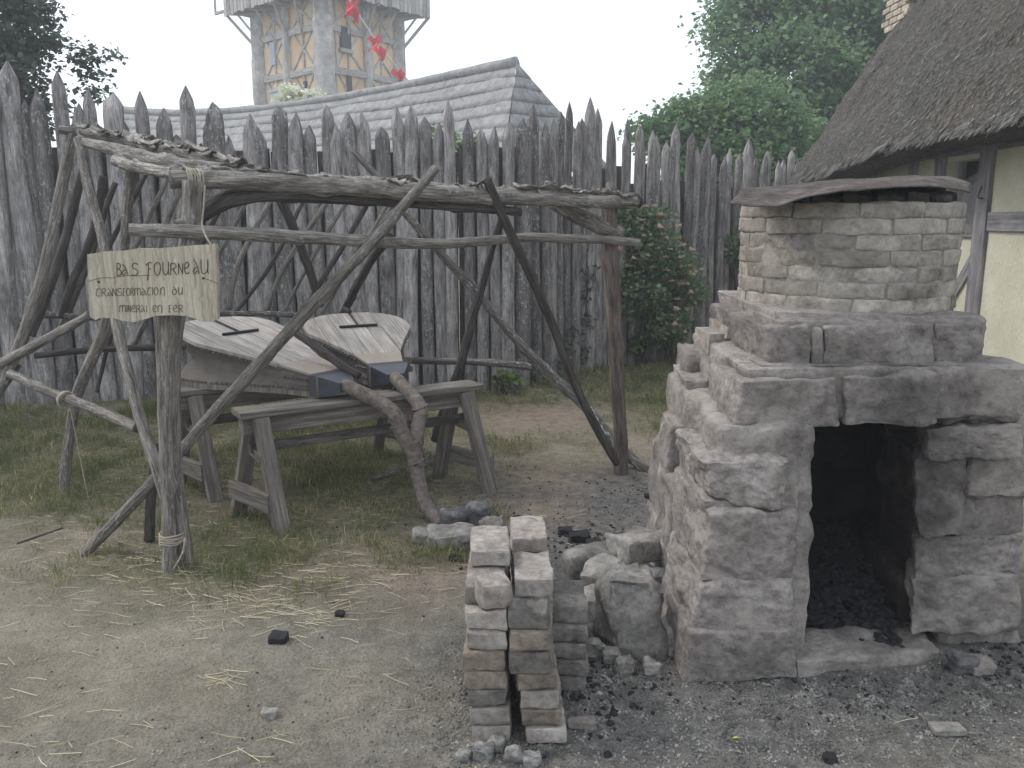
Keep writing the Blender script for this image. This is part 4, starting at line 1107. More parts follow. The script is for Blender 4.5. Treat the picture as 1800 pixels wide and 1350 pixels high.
for j in range(22):
    a = 2 * math.pi * j / 22
    for rr_ in (0.90,):
        c_ = DC + Vector((math.sin(a) * DR * rr_, -math.cos(a) * DR * rr_, 0))
        zl = min((q.z for q in LS if abs(q.x - c_.x) < 0.07 and abs(q.y - c_.y) < 0.07), default=1.66) - 0.012
        if zl < 1.64: continue
        w_ = 0.055; hb3 = []
        for b in range(8):
            aa = a + (0.13 if b & 1 else -0.13); r_ = DR * (0.70 if b & 2 else 0.955 + R.uniform(-0.03, 0.02))
            hb3.append(DC + Vector((math.sin(aa) * r_, -math.cos(aa) * r_, zl - R.uniform(0, 0.02) if b & 4 else 1.618)))
        stone('brick', hb3, M['soot_shade_brown'], furnace, 5, 14, 0.006, 9, 0.01)  # sooty top bricks, their dark colour also painting the lid's shadow
o = obj('metal_lid', V, Fc, M['sheet']); tag(o, 'warped rusty metal sheet lying over the top of the brick chimney', 'lid')

# ------------------------------------------------------------------ brick stacks
def brick_mesh(i, m):
    rr = random.Random(i * 7 + 5)
    V, Fc = hexa_stone(boxc(-0.061, 0.061, -0.11, 0.11, 0, 0.0585, 0.003, rr), 8, 30, 0.005, 15, i + 200, 0.006)
    return mesh('brick', V, Fc, m, sharp=30)
BR = [brick_mesh(i, M['brick']) for i in range(5)]
BRr = [brick_mesh(i + 10, M['brick_rust']) for i in range(3)]
BRd = [brick_mesh(i + 20, M['brick_dark']) for i in range(4)]
def stack(label, front, back, x0, y0, pal, seed, lean=0.0, rot=0.0):
    """front: (setback, dx) for each course of the visible face; back: (dy, courses) of the bricks behind"""
    rr = random.Random(seed)
    S = thing('brick_stack', label, 'bricks', (x0, y0, 0), 'bricks stacked beside the furnace')
    def put(dx, dy, k, pl):
        Mx = Matrix.Translation((x0 + dx + rr.uniform(-0.006, 0.006), y0 + dy, k * 0.0605 - 0.003)) @ Matrix.Rotation(rot + rr.uniform(-0.05, 0.05) + math.pi * rr.randrange(2), 4, 'Z') @ Matrix.Rotation(rr.uniform(-0.012, 0.012), 4, 'Y')
        place('brick', pl[rr.randrange(len(pl))], S, M=Mx)
    for k, (sb_, dx) in enumerate(front): put(dx, 0.11 + sb_, k, pal(0, k, rr))
    for (dy, nco) in back:
        for k in range(nco): put(0.004, dy, k, BR)
    return S
def palL(ci, k, rr): return BRr if (ci == 0 and k in (3, 4)) else (BRd if (ci == 0 and k == 2) else BR)
def palR(ci, k, rr): return BRr if (ci == 0 and k in (1, 3, 5)) else (BRd if (ci == 0 and k in (4, 6)) else BR)
gl = gnd(855, 1305); gr_ = gnd(935, 1308); g3 = gnd(1000, 1215)
stack('left stepped stack of pale and scorched bricks in the foreground', [(0, .012), (0, .008), (.003, .004), (0, 0), (0, -.006), (.015, -.004), (.025, -.002), (.075, 0), (.21, .006)], [(0.345, 8), (0.57, 7)], gl.x, gl.y, palL, 1)
stack('middle leaning stepped stack of bricks in the foreground', [(0, .034), (0, .026), (.004, .018), (0, .008), (-.012, -.012), (.018, -.008), (.035, -.006), (.13, -.004)], [(0.36, 7), (0.585, 8)], gr_.x, gr_.y, palR, 2)
stack('low dark stack of bricks between brick wall and rubble stones', [(0, 0), (0, .004), (0, 0), (.004, -.004), (.02, 0)], [(0.34, 3)], g3.x, g3.y, lambda c_, k, r_: BRd, 3)
hb_ = Vector((gl.x + 0.022, gl.y + 0.225, 7 * 0.0605 + 0.0))
V, Fc = hexa_stone(boxc(-0.05, 0.05, -0.05, 0.05, 0, 0.085, 0.006), 5, 9, 0.006, 14, 300, 0.01)
o = place('brick_fragment', mesh('brick_fragment', V, Fc, M['brick'], sharp=30), None, M=Matrix.Translation((gl.x + 0.022, gl.y + 0.075, 0.424)) @ Matrix.Rotation(0.25, 4, 'Z'))
tag(o, 'broken half brick set upright on the front step of the left stack', 'brick')

# ------------------------------------------------------------------ loose stones
def rock(label, px, py, rx, ry, rz, m=None, seed=0, z0=None, rot=0.0, cat='stone', name='loose_stone', group=None, rnd=4.5, Yover=None):
    g = gnd(px, py) if Yover is None else at(px, py, Yover)
    if z0 is not None: g.z = z0
    rr = random.Random(seed + 77)
    V, Fc = hexa_stone(boxc(-rx, rx, -ry, ry, 0, 2 * rz, min(rx, rz) * 0.32, rr), 14, rnd + 5, min(rx, rz) * 0.22, 0.9 / max(rx, rz), seed + 400, min(rx, rz) * 0.35)
    me = mesh(name, V, Fc, m or M['rock'], sharp=28)
    o = place(name, me, None, M=Matrix.Translation((g.x, g.y, g.z - rz * 0.12)) @ Matrix.Rotation(rot, 4, 'Z'))
    return tag(o, label, cat, group)
GP = 'stones heaped against the furnace'
rock('large upright grey stone at the front of the rubble beside the furnace', 1100, 1130, 0.105, 0.09, 0.155, seed=1, rot=0.15, group=GP, rnd=6)
rock('flat pale stone on top of the rubble touching the furnace flank', 1115, 1035, 0.10, 0.10, 0.045, seed=2, z0=0.17, rot=0.4, group=GP)
rock('long tan stone at the back of the rubble beside the furnace', 1045, 1035, 0.13, 0.08, 0.07, seed=3, z0=0.05, rot=0.3, group=GP)
rock('tan wedge stone behind the large upright stone', 1060, 1075, 0.08, 0.07, 0.06, seed=4, z0=0.09, rot=-0.3, group=GP)
rock('broad stone under the flat pale stone in the rubble', 1110, 1075, 0.14, 0.13, 0.085, seed=5, z0=0.0, rot=0.2, group=GP)
rock('pale slab stone leaning between dark bricks and upright stone', 1040, 1105, 0.07, 0.09, 0.05, seed=6, z0=0.07, group=GP)
rock('grey stone low between dark bricks and rubble', 1048, 1110, 0.09, 0.08, 0.04, seed=7, z0=0.0, group=GP)
rock('dark blue stone wedged between upright stone and furnace', 1160, 1085, 0.035, 0.05, 0.05, M['slag'], 8, 0.1, group=GP)
rock('rough stone at the foot of the furnace flank', 1165, 1130, 0.07, 0.09, 0.045, seed=9, group=GP)
rock('pale pointed stone chip before the dark brick stack', 1042, 1150, 0.035, 0.03, 0.03, seed=10, group=GP)
rock('small triangular stone chip below the upright stone', 1075, 1162, 0.03, 0.03, 0.025, seed=11, group=GP)
rock('square stone chip below the upright stone', 1098, 1178, 0.035, 0.03, 0.025, seed=12, group=GP)
rock('small stone chip nearest the furnace base left corner', 1145, 1180, 0.03, 0.03, 0.022, seed=13, group=GP)
rock('pale stone beside dark lump at the right foot of the furnace', 1722, 1180, 0.038, 0.035, 0.022, M['brick'], 14)
rock('dark lump beside pale stone at the right foot of the furnace', 1690, 1178, 0.04, 0.035, 0.03, M['slag'], 15)
G2 = 'lumps where the pipe meets the ground'
rock('grey slag lump at the mouth of the pipe', 800, 925, 0.075, 0.06, 0.045, M['slag'], 21, group=G2, rot=0.5)
rock('upright dark slag lump behind the left brick stack', 842, 925, 0.05, 0.05, 0.06, M['slag'], 22, group=G2)
rock('pale flat stone left of the pipe mouth lumps', 752, 950, 0.075, 0.05, 0.028, M['rock'], 23, group=G2)
rock('broad pale stone between pipe mouth and left brick stack', 795, 955, 0.11, 0.08, 0.045, M['rock'], 24, group=G2, rot=0.2)
rock('dark stone touching the back of the left brick stack', 825, 965, 0.05, 0.06, 0.035, M['slag'], 25, group=G2)
rock('brown stone right behind the left brick stack', 868, 945, 0.06, 0.06, 0.055, M['brick_dark'], 26, group=G2)
def coal(label, px, py, r, seed, group='charcoal lumps on the ground'):
    return rock(label, px, py, r, r * 0.8, r * 0.5, M['charcoal'], seed, cat='charcoal', name='charcoal_lump', group=group)
coal('biggest black charcoal lump lying alone on the bare earth', 490, 1128, 0.034, 41)
coal('small charcoal lump with straw beside the grass edge', 597, 1083, 0.02, 42)
coal('charcoal lump behind the middle brick stack', 909, 917, 0.03, 43)
coal('dark charcoal lump close to the left brick stack', 800, 985, 0.03, 44)
coal('charcoal lump left end of the burnt patch behind the bricks', 992, 938, 0.035, 45)
coal('charcoal lump right end of the burnt patch behind the bricks', 1044, 962, 0.035, 46)
coal('charcoal lump in the middle of the burnt patch behind the bricks', 1018, 950, 0.05, 47)
coal('charcoal lump by the foot of the dark leaning pole', 1140, 875, 0.025, 48)
coal('flat charcoal piece just behind the rubble stones', 1085, 972, 0.05, 49)
coal('charcoal lump by straw at the bottom right edge', 1460, 1338, 0.02, 50)
rock('grey clod on the bare earth below the charcoal lump', 475, 1258, 0.022, 0.015, 0.012, M['rock'], 51)
rock('smooth flat stone half sunk in the ash at lower right', 1665, 1285, 0.05, 0.03, 0.01, M['rock'], 52)
rock('long flat stone lying in front of the dark bricks', 1022, 1275, 0.045, 0.02, 0.012, M['brick'], 53)
for i, (px, py, r, lab) in enumerate(((872, 1318, 0.026, 'rounded stone at the front foot of the left brick stack'), (850, 1330, 0.03, 'biggest stone at the front foot of the left brick stack'), (903, 1335, 0.026, 'stone in the gap before the two front brick stacks'), (935, 1340, 0.024, 'stone at the front foot of the middle brick stack'), (958, 1325, 0.02, 'small stone at the right front foot of the middle brick stack'), (815, 1335, 0.02, 'small stone left of the left brick stack foot'))):
    rock(lab, px, py, r, r * 0.85, r * 0.7, M['gravel'], 60 + i, group='stones at the feet of the brick stacks')

# ------------------------------------------------------------------ trestles
def trestle(label, A, B, ztop, w=0.17, legs=None, shelf=True):
    A, B = Vector(A), Vector(B); d = (B - A).normalized(); n = Vector((-d.y, d.x, 0))
    T = thing('trestle', label, 'trestle', (A + B) / 2, 'trestles under the bellows')
    up = Vector((0, 0, 1))
    bar('top_board', A + up * (ztop - 0.016), B + up * (ztop - 0.016), w, 0.032, M['plank'], T, jit=0.002)
    bar('top_beam', A + d * 0.02 + up * (ztop - 0.08), B - d * 0.02 + up * (ztop - 0.08), 0.085, 0.094, M['plank'], T, jit=0.002)
    sp = 0.225; nf = (n + Vector((-0.22, -0.16, 0))).normalized()
    for end, s in ((A, 1), (B, -1)):
        c_ = end + d * s * 0.10; foot = end + d * s * 0.085
        for sg in (-1, 1):
            p0 = c_ + n * sg * 0.075 + up * (ztop - 0.035); p1 = foot + nf * sg * sp + up * -0.03
            bar('leg', p0, p1, 0.055, 0.078, M['plank'], T, up=d, jit=0.002)
        q = c_.lerp(foot, 0.72)
        bar('foot_rail', q - nf * 0.19 - d * s * 0.045 + up * 0.16, q + nf * 0.19 - d * s * 0.045 + up * 0.16, 0.10, 0.03, M['plank'], T, up=d)
        bar('tie_block', c_.lerp(foot, 0.4) - n * 0.13 + up * (ztop * 0.62), c_.lerp(foot, 0.4) + n * 0.13 + up * (ztop * 0.62), 0.05, 0.045, M['plank'], T, up=d)
    if shelf: bar('stretcher', A + d * 0.06 + up * (ztop * 0.62 + 0.03), B - d * 0.06 + up * (ztop * 0.62 + 0.03), 0.03, 0.05, M['dark_pole'], T)
    return T
TA, TB = Vector((-1.385, 4.165, 0)), Vector((-0.215, 4.90, 0))
trestle('front wooden trestle carrying the bellows nozzles', TA, TB, 0.615)
off = Vector((-0.52, 0.52, 0))
trestle('rear wooden trestle under the wide ends of the bellows', TA + off, TB + off + Vector((0.05, 0.05, 0)), 0.615)

# ------------------------------------------------------------------ bellows
def bellows(label, wide, nose, zw, zn, hw, seed):
    wide, nose = Vector((*wide, 0)), Vector((*nose, 0)); L = (nose - wide).length
    d = (nose - wide).normalized(); n = Vector((d.y, -d.x, 0))       # n points right when looking along d
    if n.dot(Vector((0, -1, 0))) < 0: n = -n
    B = thing('bellows', label, 'bellows', (wide.x, wide.y, 0.6), 'pair of forge bellows')
    Lb = L * 0.80; hn = hw * 0.42
    def z_at(s): return zw + (zn - zw) * s / L
    def s0(t_): return 0.20 * (1 - math.sqrt(max(0.0, 1 - (abs(t_) / hw) ** 2.6)))
    def s1(t_):
        if abs(t_) <= hn: return Lb
        return Lb - (Lb - 0.34 * L) * ((abs(t_) - hn) / (hw - hn)) ** 0.9
    def P(s, t_, z): return wide + d * s + n * t_ + Vector((0, 0, z))
    # planked top
    npk = 7
    for k in range(npk):
        a, b = -hw * 0.995 + 2 * hw * 0.995 * k / npk + 0.0022, -hw * 0.995 + 2 * hw * 0.995 * (k + 1) / npk - 0.0022
        ts = [a + (b - a) * i / 4 for i in range(5)]
        ol = [(s0(t_), t_) for t_ in ts] + [(s1(t_), t_) for t_ in reversed(ts)]
        V = [P(s, t_, z_at(s)) for s, t_ in ol] + [P(s, t_, z_at(s) - 0.02) for s, t_ in ol]; m_ = len(ol)
        G = [(t_ + seed, 0, s) for s, t_ in ol] * 2
        Fc = [tuple(range(m_)), tuple(reversed(range(m_, 2 * m_)))] + [(i, m_ + i, m_ + (i + 1) % m_, (i + 1) % m_) for i in range(m_)]
        obj('top_plank', V, Fc, M['bellow_board'], B, False, G)
    # outline for leather
    ol = []
    for i in range(25): t_ = -hw * math.cos(math.pi * i / 24); ol.append((s0(t_), t_))
    tap = [hw + (hn - hw) * i / 8 for i in range(1, 9)]
    ol += [(s1(t_), t_) for t_ in tap]
    ol += [(L * 0.98, hn * 0.72), (L * 0.98, -hn * 0.72)]
    ol += [(s1(t_), -t_) for t_ in reversed(tap)]
    m_ = len(ol); rows = 9; V, Fc = [], []; zb = 0.645
    cs = L * 0.45
    for r in range(rows):
        f_ = r / (rows - 1)
        for (s, t_) in ol:
            zt_ = z_at(min(s, Lb)) - 0.012 if s <= Lb + 0.01 else zn + 0.005
            z = zt_ + (zb - zt_) * f_
            pin = 1 - 0.20 * math.sin(math.pi * f_) * (1 if s < Lb else 0.1) + 0.03 * math.sin(f_ * 17 + s * 9) + 0.025 * noise.noise(Vector((s * 6, t_ * 6, f_ * 4 + seed)))
            pin = min(pin, 1.0) if 0.02 < f_ < 0.98 else 1.004
            V.append(P(cs + (s - cs) * pin, t_ * pin, z))
    for r in range(rows - 1):
        for i in range(m_):
            a, b = r * m_ + i, r * m_ + (i + 1) % m_
            Fc.append((a, b, b + m_, a + m_))
    obj('leather_sides', V, Fc, M['leather'], B)
    Vb = [P(s, t_, zb) for s, t_ in ol] + [P(s, t_, zb - 0.028) for s, t_ in ol]
    obj('bottom_board', Vb, [tuple(range(m_)), tuple(reversed(range(m_, 2 * m_)))] + [(i, m_ + i, m_ + (i + 1) % m_, (i + 1) % m_) for i in range(m_)], M['plank'], B, False, [(v.x, v.y, v.z) for v in Vb])
    # hide cap over the head
    zc_ = z_at(Lb)
    V = [P(Lb - 0.012, -hn * 1.02, zc_ + 0.003), P(Lb - 0.012, hn * 1.02, zc_ + 0.003), P(L * 0.99, hn * 0.74, zn + 0.010), P(L * 0.99, -hn * 0.74, zn + 0.010)]
    V += [v - Vector((0, 0, 0.012)) for v in V]
    obj('hide_cap', V, [(0, 1, 2, 3), (7, 6, 5, 4), (0, 4, 5, 1), (1, 5, 6, 2), (2, 6, 7, 3), (3, 7, 4, 0)], M['leather_pale'], B, False)
    # studs along both rims
    pts = []
    for i in range(m_):
        (sa, ta), (sb, tb_) = ol[i], ol[(i + 1) % m_]
        ln = math.hypot(sb - sa, tb_ - ta); kk = max(1, int(ln / 0.022))
        for q in range(kk):
            s, t_ = sa + (sb - sa) * q / kk, ta + (tb_ - ta) * q / kk
            zt_ = (z_at(min(s, Lb)) - 0.028) if s <= Lb + 0.01 else zn - 0.02
            pts.append(P(s, t_ * 1.01, zt_)); pts.append(P(s, t_ * 1.01, zb + 0.012))
    chunks('rim_studs', np.array([tuple(p_) for p_ in pts]), np.full(len(pts), 0.011), M['dark_pole'], B, seed)
    # iron T strap
    def onb(s, t_, h=0.008): return P(s, t_, z_at(s) + h)
    bar('iron_strap', onb(L * 0.02, 0.0), onb(L * 0.30, 0.0), 0.014, 0.010, M['iron'], B)
    bar('iron_strap', onb(L * 0.30, -hw * 0.36), onb(L * 0.30, hw * 0.36), 0.018, 0.016, M['iron'], B)
    wpole('handle', [(P(-0.10, 0.0, z_at(0) + 0.02), 0.012), (P(0.04, 0, z_at(0) + 0.012), 0.014)], M['dark_pole'], B, 8, 0.04)
    # nozzle box
    b0, b1 = L * 0.985, L * 0.985 + 0.17
    hb2, ht = hn * 0.80, zn + 0.004
    V = [P(b0, -hb2, ht), P(b0, hb2, ht), P(b0, hb2, zb - 0.02), P(b0, -hb2, zb - 0.02),
         P(b0 + 0.07, -hb2, ht), P(b0 + 0.07, hb2, ht), P(b0 + 0.07, hb2, zb - 0.02), P(b0 + 0.07, -hb2, zb - 0.02),
         P(b1, -hb2 * 0.45, ht - 0.035), P(b1, hb2 * 0.45, ht - 0.035), P(b1, hb2 * 0.45, zb + 0.005), P(b1, -hb2 * 0.45, zb + 0.005)]
    Fc = [(3, 2, 1, 0)] + [(a + i, a + (i + 1) % 4, a + 4 + (i + 1) % 4, a + 4 + i) for a in (0, 4) for i in range(4)] + [(8, 9, 10, 11)]
    nb_ = obj('nozzle_box', V, Fc, M['steel'], B, False)
    bar('box_batten', P(b0 + 0.07, hb2 + 0.004, ht), P(b0 + 0.07, hb2 + 0.004, zb - 0.02), 0.012, 0.012, M['plank'], nb_, up=d)
    return P(b1, 0, (ht - 0.035 + zb) / 2), d
# depths from the photograph: nozzles sit over the front trestle
nzl = at(598, 655, 4.50); nzr = at(682, 655, 4.76)
wl = at(392, 588, 5.08); wr = at(612, 556, 5.46)
eL, dL = bellows('left bellows with planked top beside the wooden sign', (wl.x - 0.12, wl.y + 0.10), (nzl.x - 0.08, nzl.y + 0.05), 0.955, 0.735, 0.34, 3)
eR, dR = bellows('right bellows with planked top nearer the stone furnace', (wr.x, wr.y), (nzr.x - 0.02, nzr.y + 0.07), 0.955, 0.735, 0.335, 5)
print('nozzles', proj(*eL), proj(*eR))
# wrapped blast pipe
pipe = thing('blast_pipe', 'forked clay coloured cloth wrapped pipe running from the bellows to the ground', 'pipe', gnd(770, 915))
def wrapped(pts):
    _sd[0] += 1
    D = catmull([(Vector(p_), r) for p_, r in pts], 0.006)
    V, Fc = [], []; seg = 18; s_ = 0.0; up = None; rr = random.Random(_sd[0]); so = Vector((rr.uniform(0, 50),) * 3)
    for i, (p_, r) in enumerate(D):
        d = (D[min(i + 1, len(D) - 1)][0] - D[max(i - 1, 0)][0]).normalized()
        up = d.orthogonal().normalized() if up is None else (up - d * up.dot(d)).normalized()
        sd2 = d.cross(up)
        if i: s_ += (p_ - D[i - 1][0]).length
        for j in range(seg):
            a = 2 * math.pi * j / seg
            ph = (s_ / 0.042 + j / seg + 0.35 * noise.noise(Vector((s_ * 9, math.cos(a), math.sin(a))) + so)) % 1.0
            k = 1 + 0.08 * (ph - 0.5) + 0.06 * noise.noise(Vector((math.cos(a) * 1.3, math.sin(a) * 1.3, s_ * 11)) + so)
            V.append(p_ + (up * math.cos(a) + sd2 * math.sin(a)) * r * k)
    for i in range(len(D) - 1):
        for j in range(seg):
            a, b2 = i * seg + j, i * seg + (j + 1) % seg
            Fc.append((a, b2, b2 + seg, a + seg))
    Fc.append(tuple(reversed(range(seg)))); Fc.append(tuple(range((len(D) - 1) * seg, len(D) * seg)))
    w = obj('wrapped_pipe', V, Fc, M['cloth'], pipe)
    sp_ = []
    for i in range(0, len(D), 2):
        ring = [V[i * seg + j] for j in range(seg)]
        a = (i * 0.006 / 0.055) * seg
        j0_ = int(a) % seg; f_ = a - int(a)
        sp_.append((ring[j0_].lerp(ring[(j0_ + 1) % seg], f_), 0.002))
    wpole('binding', sp_, M['dark_cloth'], pipe, 5, 0.02, 0.1)
    return w
j0 = at(728, 800, 4.36)
wrapped([(eL - dL * 0.03, 0.032), (eL + dL * 0.03, 0.038), (at(688, 722, 4.37), 0.040), (at(708, 765, 4.36), 0.040), (j0, 0.038)])
wrapped([(eR - dR * 0.03, 0.034), (eR + dR * 0.035 + Vector((0, 0, -0.004)), 0.038), (at(738, 715, 4.50), 0.039), (at(735, 748, 4.44), 0.037), (j0, 0.038)])
wrapped([(at(723, 775, 4.36), 0.046), (j0, 0.043), (at(738, 850, 4.33), 0.037), (at(750, 890, 4.28), 0.037), (at(778, 922, 4.18), 0.040)])
for (a, b, Y, r) in ((738, 716, 4.49, 0.043), (700, 747, 4.365, 0.043), (731, 812, 4.355, 0.045)):
    c_ = at(a, b, Y)
    ax = Vector((0.35, 0, -1)).normalized() if a != 662 else Vector((1, 0, -0.5)).normalized()
    e1 = ax.orthogonal().normalized(); e2 = ax.cross(e1)
    ring = [(c_ + (e1 * math.cos(6.2832 * i / 12) + e2 * math.sin(6.2832 * i / 12)) * r * 0.97, 0.006) for i in range(13)]
    wpole('binding', ring, M['cloth'], pipe, 6, 0.02)

# ------------------------------------------------------------------ pole shelter
sh = thing('pole_shelter', 'open lean-to of lashed rough poles with bark covered roof logs', 'shelter', gnd(318, 1000))
def Yb(px, o=0.0): return 1 / (1 / 3.72 + (1 / 5.12 - 1 / 3.72) * (px - 300) / 820) + o
GP_, DP, LP_ = M['pole'], M['dark_pole'], M['lichen_pole']
ga, gb_ = gnd(322, 1002), gnd(1092, 832)
# corner posts
wpole('post', [(ga + Vector((0, 0.05, -0.1)), 0.040), (at(308, 800, ga.y + 0.05), 0.028), (at(309, 600, ga.y + 0.06), 0.028), (at(333, 440, ga.y + 0.07), 0.040), (at(338, 318, ga.y + 0.09), 0.042)], GP_, sh, 12, 0.05, 0.12, 4, 0.006)
wpole('post', [(gb_ + Vector((0, 0, -0.12)), 0.05), (at(1090, 760, gb_.y), 0.042), (at(1082, 600, gb_.y), 0.044), (at(1074, 470, gb_.y), 0.045), (at(1072, 330, gb_.y), 0.046)], M['red_pole'], sh, 12, 0.05, 0.12, 4, 0.008)
# front top beam and the crooked one under it
pole('top_beam', [(300, 316, Yb(300), .037), (420, 316, Yb(420), .04), (600, 327, Yb(600), .043), (800, 342, Yb(800), .043), (960, 351, Yb(960), .040), (1118, 357, Yb(1118), .032)], GP_, sh, 12, 0.04, 0.14, 8, 0.006)
pole('crooked_beam', [(318, 390, Yb(318, .06), .026), (350, 380, Yb(350, .06), .04), (400, 352, Yb(400, .06), .046), (470, 342, Yb(470, .05), .04), (600, 348, Yb(600, .05), .033), (760, 360, Yb(760, .05), .032), (915, 372, Yb(915, .02), .026)], DP, sh, 12, 0.04, 0.2, 6, 0.008)
pole('cut_branch', [(308, 394, 3.66, .018), (345, 380, 3.72, .022)], M['pole'], sh, 10, 0.03)
# lower cross beam
pole('cross_beam', [(230, 402, 3.60, .032), (330, 406, 3.66, .035), (480, 415, 3.85, .035), (640, 424, 4.15, .034), (740, 428, 4.4, .032), (830, 425, 4.6, .03), (930, 418, 4.85, .03), (1040, 420, 4.98, .03), (1124, 428, 5.02, .027)], GP_, sh, 12, 0.04, 0.12, 7, 0.006)
pole('top_brace', [(972, 355, 4.92, .05), (1015, 378, 5.0, .055), (1060, 397, 5.06, .055), (1092, 410, 5.1, .05)], GP_, sh, 12, 0.04, 0.15, 3)
pole('peg', [(1072, 345, 5.12, .03), (1073, 322, 5.12, .032)], GP_, sh, 10, 0.03)
pole('beam_stub', [(1095, 352, 5.14, .045), (1118, 352, 5.16, .04), (1128, 362, 5.17, .02)], DP, sh, 10, 0.02, 0.3)
# long leaning poles
pole('leaning_pole', [(147, 975, 3.80, .030), (200, 920, 3.86, .032), (310, 800, 3.92, .033), (400, 700, 3.96, .032), (540, 548, 4.04, .033), (640, 440, 4.12, .034), (700, 375, 4.18, .031), (768, 297, 4.22, .026)], GP_, sh, 12, 0.04, 0.16, 7, 0.006)
pole('leaning_pole', [(685, 415, 4.6, .028), (640, 480, 5.3, .030), (606, 545, 5.95, .034), (570, 620, 6.0, .03)], DP, sh, 9, 0.04)
pole('leaning_pole', [(855, 315, 4.52, .030), (885, 385, 4.6, .030), (930, 480, 4.75, .030), (968, 565, 4.85, .030), (1008, 670, 4.95, .031), (1050, 755, 5.02, .031), (1085, 815, 5.06, .03)], DP, sh, 12, 0.05, 0.05, 2, 0.003)
pole('leaning_pole', [(885, 375, 5.0, .022), (862, 445, 5.1, .025), (840, 530, 5.2, .029), (818, 610, 5.3, .033), (792, 690, 5.4, .034), (765, 775, 5.5, .034)], DP, sh, 10, 0.05, 0.12, 3, 0.006)
pole('leaning_pole', [(620, 265, 5.0, .022), (665, 312, 5.05, .026), (715, 375, 5.1, .026), (775, 445, 5.2, .028), (830, 505, 5.3, .038), (850, 530, 5.3, .03), (900, 590, 5.35, .028), (960, 652, 5.4, .036), (1020, 705, 5.35, .038), (1080, 775, 5.25, .04), (1142, 832, 5.12, .045)], LP_, sh, 12, 0.04, 0.2, 9, 0.008)
pole('side_rail', [(690, 633, 5.42, .020), (780, 635, 5.4, .024), (860, 638, 5.38, .026), (935, 645, 5.38, .026)], LP_, sh, 10, 0.04, 0.2, 5, 0.004)
pole('leaning_pole', [(492, 350, 4.9, .034), (520, 410, 5.0, .033), (545, 480, 5.1, .030), (562, 540, 5.15, .028)], DP, sh, 10, 0.05)
pole('bellows_bar', [(520, 585, 4.72, .024), (560, 612, 4.66, .027), (605, 645, 4.6, .028), (632, 660, 4.56, .022)], DP, sh, 10, 0.04, 0.06, 0)
# left side frame
pole('corner_pole', [(128, 232, 5.2, .034), (108, 330, 5.15, .036), (82, 450, 5.1, .038), (45, 580, 5.0, .037), (10, 660, 4.9, .037), (-60, 800, 4.75, .04)], GP_, sh, 10, 0.05, 0.12, 5, 0.006)
pole('corner_pole', [(150, 290, 5.35, .030), (120, 400, 5.3, .032), (90, 500, 5.25, .032), (55, 590, 5.2, .03)], DP, sh, 10, 0.05)
pole('corner_pole', [(182, 310, 5.5, .03), (165, 400, 5.5, .03), (125, 500, 5.45, .028), (105, 560, 5.4, .026)], DP, sh, 9, 0.06)
pole('long_brace', [(134, 246, 5.1, .028), (160, 345, 4.85, .033), (182, 430, 4.65, .032), (205, 570, 4.3, .034), (228, 665, 4.12, .030), (250, 745, 3.98, .032), (272, 810, 3.86, .036), (292, 880, 3.76, .03)], GP_, sh, 10, 0.05, 0.14, 5, 0.006)
pole('left_post', [(110, 872, 4.66, .034), (122, 770, 4.66, .034), (133, 705, 4.66, .036), (160, 632, 4.62, .035), (186, 570, 4.6, .038), (216, 440, 4.6, .032), (224, 360, 4.6, .033), (234, 288, 4.6, .034)], GP_, sh, 10, 0.05, 0.12, 5, 0.006)
pole('short_beam', [(200, 283, 4.62, .032), (232, 286, 4.55, .034), (275, 284, 4.5, .03)], GP_, sh, 10, 0.04, 0.15, 2)
pole('rail', [(18, 657, 4.78, .030), (90, 690, 4.55, .031), (160, 717, 4.3, .031), (243, 752, 3.98, .031)], GP_, sh, 10, 0.05, 0.06, 2, 0.003)
pole('rail', [(-90, 688, 4.95, .032), (0, 640, 4.9, .034), (60, 607, 4.85, .033), (156, 552, 4.8, .028)], GP_, sh, 10, 0.05, 0.14, 4, 0.006)
pole('rail', [(36, 560, 5.3, .026), (90, 552, 5.4, .026), (156, 556, 5.45, .026), (280, 552, 5.6, .024), (400, 552, 5.7, .022), (525, 553, 5.8, .022)], LP_, sh, 10, 0.06, 0.18, 6, 0.006)
pole('rail', [(60, 626, 5.3, .024), (150, 617, 5.4, .025), (270, 612, 5.5, .025), (350, 610, 5.6, .022)], DP, sh, 9, 0.06, 0.15)
pole('stub_post', [(262, 950, 3.98, .032), (264, 880, 3.98, .03), (275, 780, 4.0, .028)], DP, sh, 10, 0.05)
pole('corner_peg', [(102, 228, 5.15, .03), (132, 232, 5.2, .03)], GP_, sh, 8, 0.03)
pole('fallen_rail', [(30, 640, 5.0, .03), (-20, 720, 4.9, .03)], DP, sh, 8, 0.05)
# bark covered roof logs
for (pts) in ([(145, 230, 5.25, .026), (230, 250, 4.9, .036), (320, 275, 4.5, .036), (440, 300, 4.15, .032)],
              [(150, 250, 5.0, .026), (230, 271, 4.6, .038), (310, 290, 4.2, .038), (398, 301, 3.92, .036)],
              [(215, 250, 5.3, .026), (300, 268, 4.9, .030), (385, 287, 4.5, .030), (455, 302, 4.25, .028)],
              [(205, 284, 4.55, .024), (260, 297, 4.15, .027), (318, 307, 3.82, .026)]):
    pole('roof_log', pts, M['bark'], sh, 12, 0.02, 0.11, 6, 0.005, 18)
